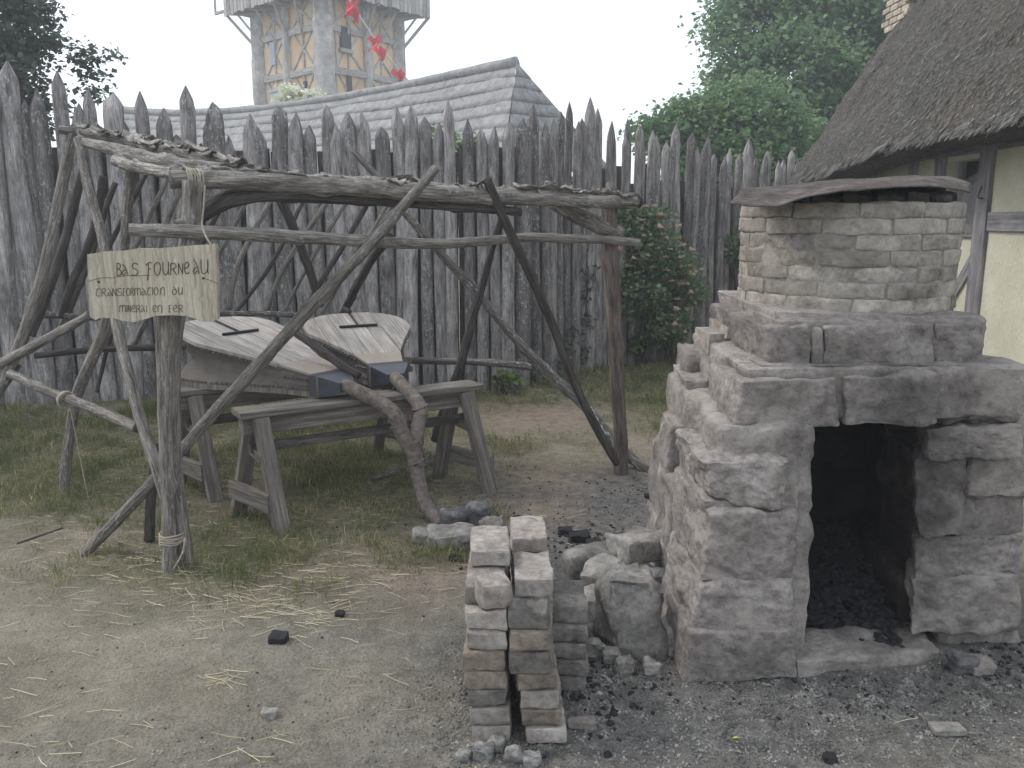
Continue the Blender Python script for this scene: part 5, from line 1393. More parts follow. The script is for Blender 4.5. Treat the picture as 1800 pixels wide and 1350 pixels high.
# loose bark plates lying along the roof beams
def bark_plate(p, dirv, L, w, seed):
    rr = random.Random(seed); n, k = 8, 5; V, G, Fc = [], [], []
    d = dirv.normalized(); s = d.cross(Vector((0, 0, 1))).normalized()
    tw = rr.uniform(-1.2, 1.2); curl = rr.uniform(-0.6, 1.2)
    for side in (0, 1):
        for i in range(n + 1):
            for j in range(k + 1):
                u, v = i / n - 0.5, j / k - 0.5
                wl_ = w * (1 - 0.5 * abs(u) ** 1.5 + 0.25 * noise.noise(Vector((i * .7, seed, j * .2))))
                zz = -curl * (v * wl_) ** 2 / max(w, .01) * 3 + tw * u * v * w + 0.012 * noise.noise(Vector((i * .9, j * .9, seed))) + 0.05 * u * u * rr.choice([1, 1])
                V.append(p + d * (u * L) + s * (v * wl_) + Vector((0, 0, zz - 0.006 * side))); G.append((v * w, zz, u * L + seed))
    N_ = (n + 1) * (k + 1)
    for i in range(n):
        for j in range(k):
            a = i * (k + 1) + j; Fc.append((a, a + k + 1, a + k + 2, a + 1)); Fc.append((N_ + a, N_ + a + 1, N_ + a + k + 2, N_ + a + k + 1))
    for i in range(n):
        a = i * (k + 1); Fc.append((a, N_ + a, N_ + a + k + 1, a + k + 1)); a += k; Fc.append((a, a + k + 1, N_ + a + k + 1, N_ + a))
    for j in range(k): Fc.append((j, j + 1, N_ + j + 1, N_ + j)); a = n * (k + 1) + j; Fc.append((a, N_ + a, N_ + a + 1, a + 1))
    return obj('bark_plate', V, Fc, M['bark'], sh, True, G)
beam_pts = [at(300, 316, Yb(300)), at(600, 327, Yb(600)), at(960, 351, Yb(960)), at(1118, 357, Yb(1118))]
rb = random.Random(21)
for i in range(34):
    u = rb.random() ** 0.9; px = 330 + 770 * i / 33 + rb.uniform(-8, 8)
    cy = 316 + (px - 300) * 0.0505
    p = at(px, cy - 1, Yb(px)) + Vector((0, rb.uniform(-0.015, 0.05), 0.040 + rb.uniform(0, 0.012)))
    bark_plate(p, (beam_pts[3] - beam_pts[0]) + Vector((rb.uniform(-.5, .5), rb.uniform(-.5, .5), rb.uniform(-.22, .22))), rb.uniform(0.08, 0.26), rb.uniform(0.03, 0.075), i)
for i in range(26):
    u = i / 25; p = at(150, 238, 5.15).lerp(at(420, 298, 4.1), u) + Vector((rb.uniform(-0.03, 0.05), rb.uniform(-0.10, 0.10), 0.040 + rb.uniform(0, 0.014)))
    bark_plate(p, at(420, 300, 4.1) - at(150, 240, 5.15) + Vector((rb.uniform(-.4, .4), rb.uniform(-.4, .4), rb.uniform(-.15, .15))), rb.uniform(0.10, 0.24), rb.uniform(0.03, 0.055), 60 + i)
V = [at(452, 300, 3.95), at(470, 303, 3.95), at(465, 288, 3.96)]; 
bark_plate(at(462, 298, 3.95), Vector((0.2, 0, 1)), 0.07, 0.04, 99)
# diagonal lattice rods of the back wall
lat = [((258, 300), (182, 450)), ((300, 305), (236, 440)), ((345, 355), (268, 535)), ((395, 350), (335, 470), (316, 545)), ((435, 350), (368, 480), (345, 545)), ((478, 350), (420, 460), (402, 545)), ((535, 352), (470, 470), (430, 530), (415, 550)),
       ((575, 352), (500, 470), (468, 548)), ((612, 352), (552, 450), (500, 550)), ((648, 355), (590, 455), (545, 535)), ((682, 358), (640, 430), (565, 550)), ((330, 300), (290, 400), (262, 520)), ((205, 560), (190, 610), (170, 690)), ((268, 540), (235, 610)), ((148, 440), (110, 560), (92, 600)), ((205, 320), (150, 470), (118, 560))]
for i, L_ in enumerate(lat):
    n_ = len(L_)
    pts = [(x_, y_, 5.75 + 0.2 * (x_ - 300) / 400, 0.016 + 0.003 * math.sin(i * 3)) for (x_, y_) in L_]
    pole('lattice_rod', pts, GP_ if i % 3 else DP, sh, 8, 0.06, 0.12, 2, 0.012)
# lashings
def lash(c_, ax, r, turns, w, name='rope_lashing', rr_=0.0045, seed=0):
    ax = ax.normalized(); e1 = ax.orthogonal().normalized(); e2 = ax.cross(e1); k = 12 * turns; rq = random.Random(seed)
    pts = []
    for i in range(k + 1):
        a = 6.2832 * i / 12; u = (i / k - 0.5) * w + rq.uniform(-0.004, 0.004)
        pts.append((c_ + ax * u + (e1 * math.cos(a) + e2 * math.sin(a)) * r, rr_))
    return wpole(name, pts, M['rope'], sh, 5, 0.02)
bd = (beam_pts[1] - beam_pts[0])
lash(at(333, 316, Yb(333)), bd, 0.046, 4, 0.03, seed=1); lash(at(348, 317, Yb(348)), bd, 0.047, 4, 0.03, seed=2)
pole('rope_end', [(360, 325, 3.6, .004), (358, 365, 3.6, .004), (355, 395, 3.6, .004), (364, 420, 3.55, .004), (372, 432, 3.52, .004)], M['rope'], sh, 5, 0.03, 0, 0, 0)
lash(at(302, 945, 3.64), Vector((0.05, 0, 1)), 0.052, 5, 0.045, seed=3, rr_=0.005)
pole('rope_end', [(325, 945, 3.58, .005), (322, 970, 3.57, .005), (308, 995, 3.56, .005), (304, 1002, 3.56, .005)], M['rope'], sh, 5, 0.03, 0, 0, 0)
lash(at(116, 703, 4.45), at(160, 717, 4.3) - at(90, 690, 4.55), 0.045, 3, 0.02, seed=4)
pole('rope_end', [(122, 710, 4.6, .004), (132, 760, 4.6, .003), (150, 850, 4.58, .003), (156, 880, 4.58, .003)], M['rope'], sh, 5, 0.03, 0, 0, 0)

# ------------------------------------------------------------------ sign
YS = 3.47
sign = thing('wooden_sign', 'pale carved wooden sign board reading BAS FOURNEAU nailed to a rough post', 'sign', gnd(296, 992))
gs = gnd(300, 1000)
wpole('sign_post', [(Vector((gs.x, gs.y - 0.02, -0.1)), 0.036), (at(296, 900, 3.62), 0.030), (at(291, 760, 3.59), 0.029), (at(288, 640, 3.57), 0.030), (at(288, 545, 3.545), 0.033), (at(290, 470, 3.54), 0.033)], GP_, sign, 14, 0.04, 0.12, 5, 0.005)
out = [(153, 447), (180, 443), (215, 441), (240, 437), (275, 437), (320, 433), (379, 429), (381, 470), (383, 520), (382, 562), (370, 566), (352, 565), (340, 559), (326, 555), (300, 554), (275, 555), (255, 561), (235, 566), (215, 564), (200, 559), (175, 559), (168, 563), (158, 557), (155, 500)]
Vf = [at(a, b, YS) for a, b in out]; Vk = [v + Vector((0, 0.028, 0)) for v in Vf]; m_ = len(out)
t = NT('pale_board', 0.9, 0.15); g_ = t.attr('grain')
s1 = t.noise(t.scale(g_, (70, 4, 3)), 1.0, 5, 0.65); s2 = t.noise(g_, 9, 4, 0.6); s3 = t.noise(t.scale(g_, (3, 3, 45)), 1.0, 3, 0.6)
wv = t.n('ShaderNodeTexWave'); wv.inputs['Scale'].default_value = 9.0; wv.inputs['Distortion'].default_value = 5.0; wv.inputs['Detail'].default_value = 2.0; wv.inputs['Detail Scale'].default_value = 2.0; t.l(g_, wv.inputs['Vector'])
c = t.ramp(s1, [(0.3, (0.27, 0.235, 0.18)), (0.5, (0.45, 0.40, 0.315)), (0.75, (0.57, 0.52, 0.42))])
c = t.mix(0.5, c, t.ramp(s2, [(0.3, 0.72), (0.6, 1.05)]), 'MULTIPLY')
c = t.mix(0.35, c, t.ramp(wv.outputs['Fac'], [(0.0, 0.55), (0.25, 1.0), (1.0, 1.06)]), 'MULTIPLY')
t.col(c); t.bump(t.math('ADD', t.math('MULTIPLY', wv.outputs['Fac'], 0.6), s1), 0.5, 0.008)
M['sign'] = t.m
GG = [(v.x, v.y, v.z) for v in Vf + Vk]
cf = sum(Vf, Vector()) / m_
board = obj('board', Vf + Vk, [tuple(reversed(range(m_))), tuple(range(m_, 2 * m_))] + [(i, (i + 1) % m_, m_ + (i + 1) % m_, m_ + i) for i in range(m_)], M['sign'], sign, False, GG)
STK_L = {   # strokes in a unit box, y up
 'B': [[(0.05, 0), (0.05, 1)], [(0.05, 1), (0.7, 0.9), (0.75, 0.65), (0.1, 0.5)], [(0.1, 0.5), (0.85, 0.4), (0.9, 0.1), (0.05, 0)]],
 'A': [[(0.1, 1.0), (0.5, 0.75), (0.85, 0.3), (1.0, 0.0)], [(0.75, 0.45), (0.25, 0.4), (0.05, 0.15), (0.3, 0.0), (0.7, 0.25)]],
 'S': [[(0.95, 0.85), (0.5, 1.0), (0.1, 0.8), (0.3, 0.55), (0.8, 0.45), (0.95, 0.2), (0.5, 0.0), (0.05, 0.05)]],
 'F': [[(0.3, -0.4), (0.42, 0.2), (0.42, 0.95)], [(0.05, 0.78), (0.5, 1.0), (1.0, 0.95)], [(0.42, 0.5), (0.85, 0.5)]],
 'O': [[(0.5, 1), (0.12, 0.8), (0.05, 0.4), (0.3, 0.02), (0.7, 0.05), (0.95, 0.45), (0.85, 0.85), (0.5, 1)]],
 'U': [[(0.05, 1), (0.05, 0.35), (0.3, 0.0), (0.7, 0.1), (0.9, 0.4)], [(0.9, 1), (0.9, 0.1), (1.0, 0.0)]],
 'R': [[(0.12, -0.05), (0.12, 1.0)], [(0.12, 0.95), (0.6, 1.0), (0.82, 0.76), (0.6, 0.54), (0.15, 0.48)], [(0.4, 0.5), (0.92, -0.05)]],
 'f': [[(0.2, 0.0), (0.25, 0.95)], [(0.05, 0.95), (0.9, 1.0)], [(0.22, 0.52), (0.75, 0.52)], [(0.05, 0.0), (0.6, 0.02)]],
 'N': [[(0.05, 0), (0.05, 1)], [(0.05, 1), (0.85, 0.05)], [(0.9, 0), (0.9, 1.0)]],
 'n': [[(0.1, 0), (0.1, 0.9)], [(0.1, 0.7), (0.5, 1.0), (0.85, 0.8), (0.85, -0.15)]],
 'E': [[(0.95, 0.15), (0.5, 0.0), (0.08, 0.3), (0.15, 0.8), (0.6, 1.0), (0.9, 0.75), (0.5, 0.5), (0.1, 0.5)]],
 'T': [[(0.0, 0.95), (1.0, 1.0)], [(0.5, 0.97), (0.15, 0.6), (0.2, 0.1), (0.6, 0.0), (0.9, 0.1)]],
 'M': [[(0.05, 0), (0.05, 0.9)], [(0.05, 0.7), (0.3, 1.0), (0.5, 0.75), (0.5, 0.1)], [(0.5, 0.75), (0.75, 1.0), (0.95, 0.7), (0.95, 0.0)]],
 'I': [[(0.5, 1.0), (0.5, 0.0)]],
 'D': [[(0.3, 1.05), (0.7, 0.8), (0.95, 0.4), (0.7, 0.02), (0.3, 0.02), (0.05, 0.35), (0.3, 0.68), (0.75, 0.6)]]}
def px_sign(zx, zy): return 140 + zx / 6.75, 420 + zy / 6.75
def ribbon(strokes, x0, x1, y0, y1, wd, slope=0.0):
    V, Fc = [], []
    for st in strokes:
        D = catmull([(Vector((a, b, 0)), 1) for a, b in st], 0.12) if len(st) > 2 else [(Vector((a, b, 0)), 1) for a, b in st]
        W_ = []
        for (q, _) in D:
            zx = x0 + (x1 - x0) * q.x; zy = y1 + (y0 - y1) * q.y + slope * (zx - x0)
            W_.append(at(*px_sign(zx, zy), YS - 0.0015))
        for i in range(len(W_)):
            d = (W_[min(i + 1, len(W_) - 1)] - W_[max(i - 1, 0)]).normalized(); n_ = Vector((-d.z, 0, d.x)) * wd * (0.8 + 0.4 * R.random())
            V += [W_[i] + n_, W_[i] - n_, W_[i] - n_ + Vector((0, 0.006, 0)), W_[i] + n_ + Vector((0, 0.006, 0))]
            if i:
                a = len(V) - 8; Fc += [(a, a + 1, a + 5, a + 4), (a + 1, a + 2, a + 6, a + 5), (a + 3, a, a + 4, a + 7)]
    return obj('carved_letter', V, Fc, M['carve'], board, False)
for (ch_, x0, x1, y0, y1) in [('B', 438, 495, 285, 435), ('A', 498, 572, 300, 428), ('S', 615, 695, 285, 432), ('F', 782, 858, 280, 432), ('O', 880, 962, 275, 430), ('U', 985, 1062, 270, 425), ('R', 1068, 1160, 290, 425), ('N', 1168, 1228, 290, 418), ('E', 1240, 1300, 275, 415), ('A', 1345, 1415, 245, 415), ('U', 1435, 1530, 245, 412)]:
    ribbon(STK_L[ch_], x0, x1, y0, y1, 0.0019)
for (ch_, x0, x1) in [('T', 190, 242), ('R', 255, 320), ('A', 330, 382), ('N', 388, 436), ('S', 445, 500), ('f', 508, 548), ('O', 552, 598), ('R', 603, 642), ('M', 648, 722), ('A', 730, 790), ('T', 800, 852), ('I', 855, 875), ('O', 880, 932), ('n', 955, 1010), ('D', 1095, 1150), ('U', 1168, 1222)]:
    ribbon(STK_L[ch_], x0, x1, 590 - (x0 - 190) * 0.02, 680 - (x0 - 190) * 0.022, 0.0012)
for (ch_, x0, x1) in [('M', 470, 545), ('I', 545, 570), ('N', 572, 606), ('E', 615, 662), ('R', 672, 722), ('A', 728, 772), ('I', 785, 802), ('E', 865, 912), ('n', 922, 980), ('f', 1050, 1098), ('E', 1110, 1160), ('R', 1170, 1230)]:
    ribbon(STK_L[ch_], x0, x1, 785, 868, 0.0012)
def crack(pts, wd=0.0012):
    x = [(a, b) for a, b in pts]
    V, Fc = [], []
    for i, (a, b) in enumerate(x):
        p_ = at(*px_sign(a, b), YS - 0.0012)
        V += [p_ + Vector((0, 0, wd)), p_ - Vector((0, 0, wd)), p_ + Vector((0, 0.006, -wd)), p_ + Vector((0, 0.006, wd))]
        if i: k_ = len(V) - 8; Fc += [(k_, k_ + 1, k_ + 5, k_ + 4), (k_ + 1, k_ + 2, k_ + 6, k_ + 5), (k_ + 3, k_, k_ + 4, k_ + 7)]
    return obj('crack', V, Fc, M['carve'], board, False)
crack([(108, 505), (150, 490), (200, 475), (260, 462), (330, 458), (390, 465), (450, 448), (540, 436), (640, 436), (720, 438), (800, 432), (840, 430)])
crack([(1470, 470), (1510, 478), (1560, 495), (1600, 515), (1634, 530)])
for (a, b) in ((225, 510), (1466, 467)):
    c_ = at(*px_sign(a, b), YS - 0.002)
    V, Fc = [c_], []
    for i in range(10): V.append(c_ + Vector((0.005 * math.cos(i * .6283), 0.0, 0.005 * math.sin(i * .6283))))
    for i in range(10): V.append(V[i + 1] + Vector((0, 0.008, 0)))
    Fc = [(0, (i + 1) % 10 + 1, i + 1) for i in range(10)] + [(i + 1, (i + 1) % 10 + 1, (i + 1) % 10 + 11, i + 11) for i in range(10)]
    obj('nail', V, Fc, M['iron'], board, False)

# ------------------------------------------------------------------ sticks on the ground
def stick(label, pts, m, name='fallen_branch', cat='branch'):
    P = [(Vector((gnd(a, b).x, gnd(a, b).y, r * 0.8)), r) for a, b, r in pts]
    _sd[0] += 1
    V, Fc, G = tube_data(P, 9, 0.04, 0.18, 9, _sd[0], 0.004, 3)
    return tag(obj(name, V, Fc, m, None, True, G), label, cat)
stick('short lichen covered branch lying under the bellows pipe', [(655, 846, .014), (690, 836, .02), (730, 826, .021), (765, 815, .018)], LP_)
stick('thin dark branch lying at the grass edge by the sign', [(30, 958, .006), (60, 948, .007), (110, 930, .006)], DP)

# ------------------------------------------------------------------ plants by the palisade
def fl_mesh(i):
    rng_ = np.random.default_rng(500 + i); Q = []
    for k in range(16):
        d = rng_.normal(size=3); d[2] = abs(d[2]) * 0.5; d /= np.linalg.norm(d); s = np.cross(d, rng_.normal(size=3)); s /= np.linalg.norm(s)
        L = rng_.uniform(0.018, 0.034); w = 0.006
        Q.append([s * w * 0.3, -s * w * 0.3, d * L - s * w, d * L + s * w])
    me_o = quads('flower', np.array(Q), M['flower'], None, rng_.uniform(0, 1, 16))
    me_ = me_o.data; bpy.data.objects.remove(me_o); return me_
FL = [fl_mesh(i) for i in range(4)]
hbs = gnd(1120, 640)
HY = hbs.y - 0.15
lob = [(tuple(at(a, b, HY)), r / F * HY, 0.28, r / F * HY) for (a, b, r) in ((1115, 400, 35), (1150, 440, 45), (1185, 470, 40), (1125, 490, 50), (1175, 520, 42), (1110, 540, 32), (1215, 510, 28), (1160, 570, 30), (1140, 390, 30), (1190, 560, 25))]
hs = shrub('honeysuckle_bush', 'leafy bush with pink flowers climbing the palisade beside the right post', 'bush', (hbs.x, HY, 0), lob, 200, 40, 0.07, 0.05, M['leaf_bush'], 33, 8)
rf = random.Random(9)
for (a, b) in ((1133, 363), (1151, 363), (1128, 388), (1160, 378), (1165, 412), (1192, 398), (1132, 415), (1170, 420), (1190, 420), (1143, 432), (1200, 432), (1092, 438), (1131, 447), (1217, 440), (1170, 452), (1199, 453), (1114, 455), (1171, 475), (1212, 468), (1200, 470), (1201, 483), (1215, 483), (1196, 500), (1130, 495), (1180, 495), (1208, 500), (1213, 515), (1191, 527), (1190, 545), (1184, 555), (1185, 572), (1150, 520), (1222, 478), (1160, 400), (1145, 470)):
    p_ = at(a, b, HY - 0.26 + rf.uniform(-0.02, 0.06)); s_ = rf.uniform(0.9, 1.5)
    place('flower', FL[rf.randrange(4)], hs, M=Matrix.Translation(p_) @ Matrix.Rotation(rf.uniform(0, 6), 4, 'Z') @ Matrix.Diagonal((s_, s_, s_, 1)))
for (lab, px, py, dy, lobs, n_, sz, m_, sd_) in (
    ('bright green young plant at the foot of the honeysuckle', 1122, 640, -0.1, ((1118, 605, 14), (1130, 598, 12)), 22, 0.05, 'leaf_light', 41),
    ('dull green plant low against the palisade right of the honeysuckle', 1180, 632, -0.1, ((1178, 600, 18), (1190, 590, 16)), 26, 0.04, 'leaf_bush', 42),
    ('green climbing shrub on the palisade just left of the chimney', 1290, 606, -0.15, ((1292, 425, 16), (1285, 445, 16), (1300, 455, 18), (1288, 430, 12)), 40, 0.05, 'leaf_bush', 43),
    ('pale weed clump at the palisade foot behind the front trestle', 885, 690, -0.08, ((880, 672, 10), (895, 670, 10)), 14, 0.05, 'leaf_light', 44)):
    g_ = gnd(px, py); Y_ = g_.y + dy
    shrub('leafy_plant', lab, 'plant', (g_.x, Y_, 0), [(tuple(at(a, b, Y_)), r / F * Y_, 0.12, r / F * Y_) for a, b, r in lobs], n_, 22, 0.045, sz, M[m_], sd_, 4, 'plants along the palisade')
# ivy trailing on the stakes
ivb = gnd(1020, 652)
T_ = thing('ivy', 'dark ivy climbing the stakes behind the shelter right of the corner stake', 'ivy', (ivb.x, ivb.y - 0.12, 0))
rng = np.random.default_rng(77); pts = []
for (px0, py0, px1, py1, n_) in ((1020, 645, 1035, 470, 110), (950, 675, 945, 600, 40), (985, 655, 1010, 560, 60), (300, 705, 310, 640, 50), (100, 700, 105, 620, 40)):
    if px0 < 900: continue
    for k in range(n_):
        u = rng.uniform(0, 1); px_, py_ = px0 + (px1 - px0) * u + rng.normal() * 8, py0 + (py1 - py0) * u + rng.normal() * 6
        h_ = fence_hit(px_, py_); q = at(px_, py_, h_.y - 0.10 + rng.normal() * 0.015); pts.append(tuple(q))
quads('foliage', leaf_quads(np.array(pts), 0.055, rng), M['leaf_dark'], T_, rng.uniform(0.2, 0.9, len(pts)))
wpole('stem', [(Vector((ivb.x, ivb.y - 0.1, 0)), 0.008), (at(1028, 560, ivb.y - 0.1), 0.006), (at(1035, 470, ivb.y - 0.1), 0.004)], DP, T_, 5, 0.1)

# ------------------------------------------------------------------ grass, straw, gravel (uncountable)
rng = np.random.default_rng(12)
def blades(name, N_, seed, hmin, hmax, wmin, wmax, mask, label, box, m, dryfn=None, lean=0.5):
    r_ = np.random.default_rng(seed); xs, ys = r_.uniform(box[0], box[1], N_), r_.uniform(box[2], box[3], N_)
    dens = mask(xs, ys); keep = r_.uniform(0, 1, N_) < dens
    xs, ys = xs[keep], ys[keep]; n_ = len(xs)
    zz = np.array([gh(a, b) for a, b in zip(xs, ys)]) - 0.004
    h_ = r_.uniform(hmin, hmax, n_) * (0.6 + 0.6 * dens[keep]); w_ = r_.uniform(wmin, wmax, n_)
    a = r_.uniform(0, 6.28, n_); ln = r_.normal(0, lean, (n_, 2))
    side = np.stack([np.cos(a), np.sin(a), np.zeros(n_)], -1) * w_[:, None]
    base = np.stack([xs, ys, zz], -1)
    mid = base + np.stack([ln[:, 0] * h_ * 0.35, ln[:, 1] * h_ * 0.35, h_ * 0.6], -1)
    tip = base + np.stack([ln[:, 0] * h_ * 1.1, ln[:, 1] * h_ * 1.1, h_ * np.clip(1 - 0.25 * np.hypot(ln[:, 0], ln[:, 1]), 0.3, 1)], -1)
    Q = np.stack([base - side, base + side, mid + side * 0.7, tip], 1); Q2 = np.stack([base - side, mid + side * 0.7, tip, mid - side * 0.7], 1)
    tn = vn(xs, ys, 3.1) * 0.45 + vn(xs, ys, 11.0) * 0.25
    o = quads(name, Q2, m, None, np.clip(r_.beta(1.6, 2.2, n_) + 0.12 + tn, 0, 1))
    tag(o, label, kind='stuff'); return o
def vn(x, y, sc):
    return np.array([noise.noise(Vector((a * sc, b * sc, 7.7))) for a, b in zip(x, y)])
def gmask(x, y):
    f_ = field(GRASS_B, x, y)
    return np.clip((f_ - 0.2) * 0.95 + (0.9 * vn(x, y, 2.2) + 0.75 * vn(x, y, 7.0) + 0.5 * vn(x, y, 17.0)) * (f_ > 0.12), 0, 1) ** 1.2
blades('grass', 420000, 1, 0.015, 0.085, 0.0014, 0.0036, gmask, 'short patchy grass and dry stalks on the yard', (-4.6, 2.6, 3.2, 9.2), M['grass'])
def fmask(x, y):
    out_ = np.zeros_like(x)
    for i in range(len(fence_pts) - 1):
        a, b = fence_pts[i], fence_pts[i + 1]; d = b - a; L2 = d.x ** 2 + d.y ** 2
        u = np.clip(((x - a.x) * d.x + (y - a.y) * d.y) / L2, 0, 1); dist = np.hypot(x - a.x - u * d.x, y - a.y - u * d.y)
        out_ = np.maximum(out_, np.exp(-(dist / 0.28) ** 2))
    return np.clip(out_ * (0.55 + 0.9 * vn(x, y, 1.7)), 0, 1)
blades('tall_grass', 26000, 2, 0.08, 0.22, 0.002, 0.004, fmask, 'taller grass and weeds growing along the palisade foot', (-4.8, 3.4, 6.6, 10.8), M['grass'])
def tuft(px, py, r):
    g_ = gnd(px, py); return (g_.x, g_.y, r)
TF = [tuft(300, 1010, .14), (tuft(340, 1005, .1)), tuft(650, 750, .15), tuft(560, 800, .12), tuft(505, 940, .1), tuft(420, 905, .1), tuft(690, 990, .07), tuft(280, 1000, .12), tuft(120, 870, .1), tuft(150, 1000, .1), tuft(620, 960, .08), tuft(110, 1030, .07), tuft(1100, 700, .2), tuft(1180, 760, .2), tuft(400, 1030, .15), tuft(540, 960, .14)]
def tmask(x, y):
    o_ = np.zeros_like(x)
    for (a, b, r) in TF: o_ = np.maximum(o_, np.exp(-((x - a) ** 2 + (y - b) ** 2) / r ** 2))
    return o_ * 0.9
blades('grass_tufts', 60000, 3, 0.04, 0.13, 0.0015, 0.003, tmask, 'longer tufts of grass around the post feet', (-4, 1.6, 3.2, 7.2), M['grass'], lean=0.6)
# straw
def straw(name, pts, seed, label, lmin=0.03, lmax=0.13):
    r_ = np.random.default_rng(seed); Q, T2 = [], []
    for (x_, y_) in pts:
        L = r_.uniform(lmin, lmax); a = r_.normal(0.05, 0.55); w = r_.uniform(0.0006, 0.0014); z_ = gh(x_, y_) + 0.005 + r_.uniform(0, 0.004)
        d = np.array([math.cos(a), math.sin(a), r_.normal(0, 0.03)]); s_ = np.array([-math.sin(a), math.cos(a), 0]) * w; u_ = np.array([0, 0, w])
        bend = np.array([-math.sin(a), math.cos(a), 0]) * r_.normal(0, 0.05) * L
        c0 = np.array([x_, y_, z_]); p0, p1, p2 = c0 - d * L / 2, c0 + bend, c0 + d * L / 2
        tt = r_.uniform(0, 1)
        for (q0, q1) in ((p0, p1), (p1, p2)):
            Q.append([q0 - s_, q1 - s_, q1 + u_, q0 + u_]); Q.append([q0 + u_, q1 + u_, q1 + s_, q0 + s_]); T2 += [tt, tt]
    o = quads(name, np.array(Q), M['straw'], None, T2); return tag(o, label, kind='stuff')
P_ = []
for (px, py, sx, sy, n_) in ((450, 1055, 150, 32, 190), (180, 1000, 180, 40, 90), (150, 1180, 140, 110, 32), (560, 1025, 120, 30, 90), (250, 935, 220, 25, 60), (640, 1140, 90, 60, 24), (960, 950, 120, 70, 30), (480, 1310, 60, 18, 10), (60, 1300, 60, 30, 14), (1640, 1290, 40, 15, 3), (800, 1010, 60, 40, 20), (850, 780, 200, 60, 40)):
    for k in range(n_):
        a, b = rng.normal(px, sx), rng.normal(py, sy)
        if b < 700 or b > 1400: continue
        g_ = gnd(a, b); P_.append((g_.x, g_.y))
straw('straw', P_, 4, 'scattered pale straw stalks lying on the earth')
P_ = []
for k in range(9000):
    x_, y_ = rng.uniform(-4.4, 2.2), rng.uniform(3.3, 8.5)
    if field(GRASS_B, np.array([x_]), np.array([y_]))[0] > 0.2 + 0.5 * rng.uniform(): P_.append((x_, y_))
straw('dry_litter', P_[:2600], 5, 'short dry grass litter lying among the grass', 0.02, 0.07)
P_ = [(gnd(rng.normal(393, 16), rng.normal(1200, 12)).x, gnd(393, rng.normal(1200, 12)).y) for _ in range(16)]
straw('straw_wisp', P_, 6, 'small wisp of straw on bare earth below the charcoal lump', 0.05, 0.10)
# gravel and cinders
pts, sz = [], []
for (px, py, sx, sy, n_, s0_, s1_) in ((1400, 1215, 210, 25, 3000, .003, .010), (1300, 1290, 300, 45, 3600, .0025, .010), (900, 1335, 70, 18, 200, .006, .016), (1060, 1200, 70, 40, 380, .004, .013), (1090, 1170, 60, 30, 120, .008, .02), (810, 1230, 14, 60, 140, .004, .012), (1700, 1200, 70, 25, 500, .004, .014), (700, 1240, 160, 60, 160, .003, .009), (1040, 960, 90, 50, 350, .004, .012), (1120, 870, 70, 40, 260, .004, .012), (950, 850, 130, 50, 260, .003, .01), (300, 1180, 220, 100, 320, .0015, .005), (1600, 1310, 150, 35, 500, .003, .010)):
    for k in range(n_):
        a, b = rng.normal(px, sx), rng.normal(py, sy)
        if b < 700 or b > 1420: continue
        g_ = gnd(a, b); pts.append((g_.x, g_.y, gh(g_.x, g_.y) + 0.001)); sz.append(rng.uniform(s0_, s1_) * rng.uniform(0.5, 1.0))
o = chunks('gravel', np.array(pts), sz, M['gravel'], None, 9); tag(o, 'loose grey gravel and stone chips around the furnace and bricks')
M['crumb'] = stone_mat('earth_crumb', (0.15, 0.137, 0.112), (0.25, 0.23, 0.19), (0.36, 0.335, 0.28), 30, var=0.3)
pts, sz = [], []
for k in range(13000):
    a, b = rng.uniform(-60, 1860), rng.uniform(980, 1400) if k % 3 else rng.uniform(850, 1100)
    if noise.noise(Vector((a * 0.009, b * 0.02, 4))) + rng.normal() * 0.25 < -0.05: continue
    g_ = gnd(a, b); pts.append((g_.x, g_.y, gh(g_.x, g_.y) + 0.0005)); sz.append(0.0020 + 0.0055 * rng.uniform() ** 2.5)
o = chunks('earth_crumbs', np.array(pts), sz, M['crumb'], None, 19); tag(o, 'fine crumbs of dry earth on the trodden ground')
pts, sz = [], []
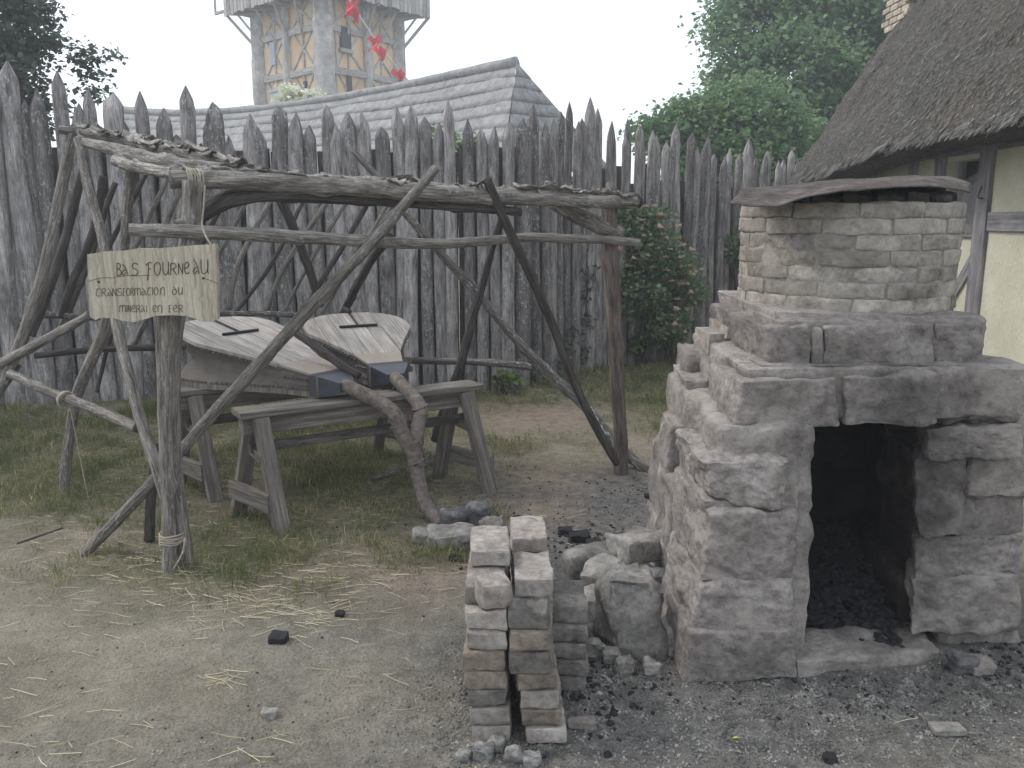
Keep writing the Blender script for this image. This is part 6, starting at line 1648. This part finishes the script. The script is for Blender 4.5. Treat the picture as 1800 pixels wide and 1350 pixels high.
for (px, py, sx, sy, n_, s0_, s1_) in ((1450, 1220, 170, 30, 200, .002, .009), (1030, 955, 60, 18, 180, .004, .014), (1120, 860, 60, 30, 110, .003, .010), (900, 900, 120, 50, 170, .003, .01), (1050, 1190, 60, 40, 160, .004, .016), (480, 1200, 260, 110, 60, .002, .006), (1750, 1170, 40, 30, 90, .004, .013), (760, 960, 120, 60, 60, .003, .009)):
    for k in range(n_):
        a, b = rng.normal(px, sx), rng.normal(py, sy)
        if b < 700 or b > 1420: continue
        g_ = gnd(a, b); pts.append((g_.x, g_.y, gh(g_.x, g_.y) + 0.002)); sz.append(rng.uniform(s0_, s1_))
o = chunks('charcoal_crumbs', np.array(pts), sz, M['charcoal'], None, 10); tag(o, 'black charcoal crumbs scattered around the furnace')

lp = gnd(1293, 1300)
V = [lp + Vector(v) for v in ((-0.012, 0, 0.006), (0, 0.004, 0.009), (0.013, 0.001, 0.007), (0, -0.004, 0.008), (-0.012, 0, 0.0055), (0, 0.004, 0.0085), (0.013, 0.001, 0.0065), (0, -0.004, 0.0075))]
o = obj('fallen_leaf', V, [(3, 2, 1, 0), (4, 5, 6, 7), (0, 1, 5, 4), (1, 2, 6, 5), (2, 3, 7, 6), (3, 0, 4, 7)], plain('yellow_leaf', (0.45, 0.42, 0.06)), None, False)
tag(o, 'tiny yellow leaf lying on the ash in front of the furnace', 'leaf')
# ------------------------------------------------------------------ thin pale air added over the whole place to stand in for lens flare
hx0, hx1, hy0, hy1, hz0, hz1 = -62, 62, -32, 72, -1.2, 16.5
V = [Vector((hx1 if b & 1 else hx0, hy1 if b & 2 else hy0, hz1 if b & 4 else hz0)) for b in range(8)]
hm = bpy.data.materials.new('flare_veil_air'); hm.use_nodes = True; hn = hm.node_tree; hn.nodes.clear()
ho = hn.nodes.new('ShaderNodeOutputMaterial'); hv = hn.nodes.new('ShaderNodeVolumePrincipled')
hv.inputs['Color'].default_value = (0.93, 0.96, 1.0, 1); hv.inputs['Density'].default_value = 0.0058; hv.inputs['Anisotropy'].default_value = 0.2
hn.links.new(hv.outputs[0], ho.inputs['Volume'])
o = obj('flare_veil', V, [(0, 2, 3, 1), (4, 5, 7, 6), (0, 1, 5, 4), (2, 6, 7, 3), (0, 4, 6, 2), (1, 3, 7, 5)], hm, None, False)
tag(o, 'thin pale mist added to stand in for lens flare', kind='stuff')
SC.cycles.volume_bounces = 0
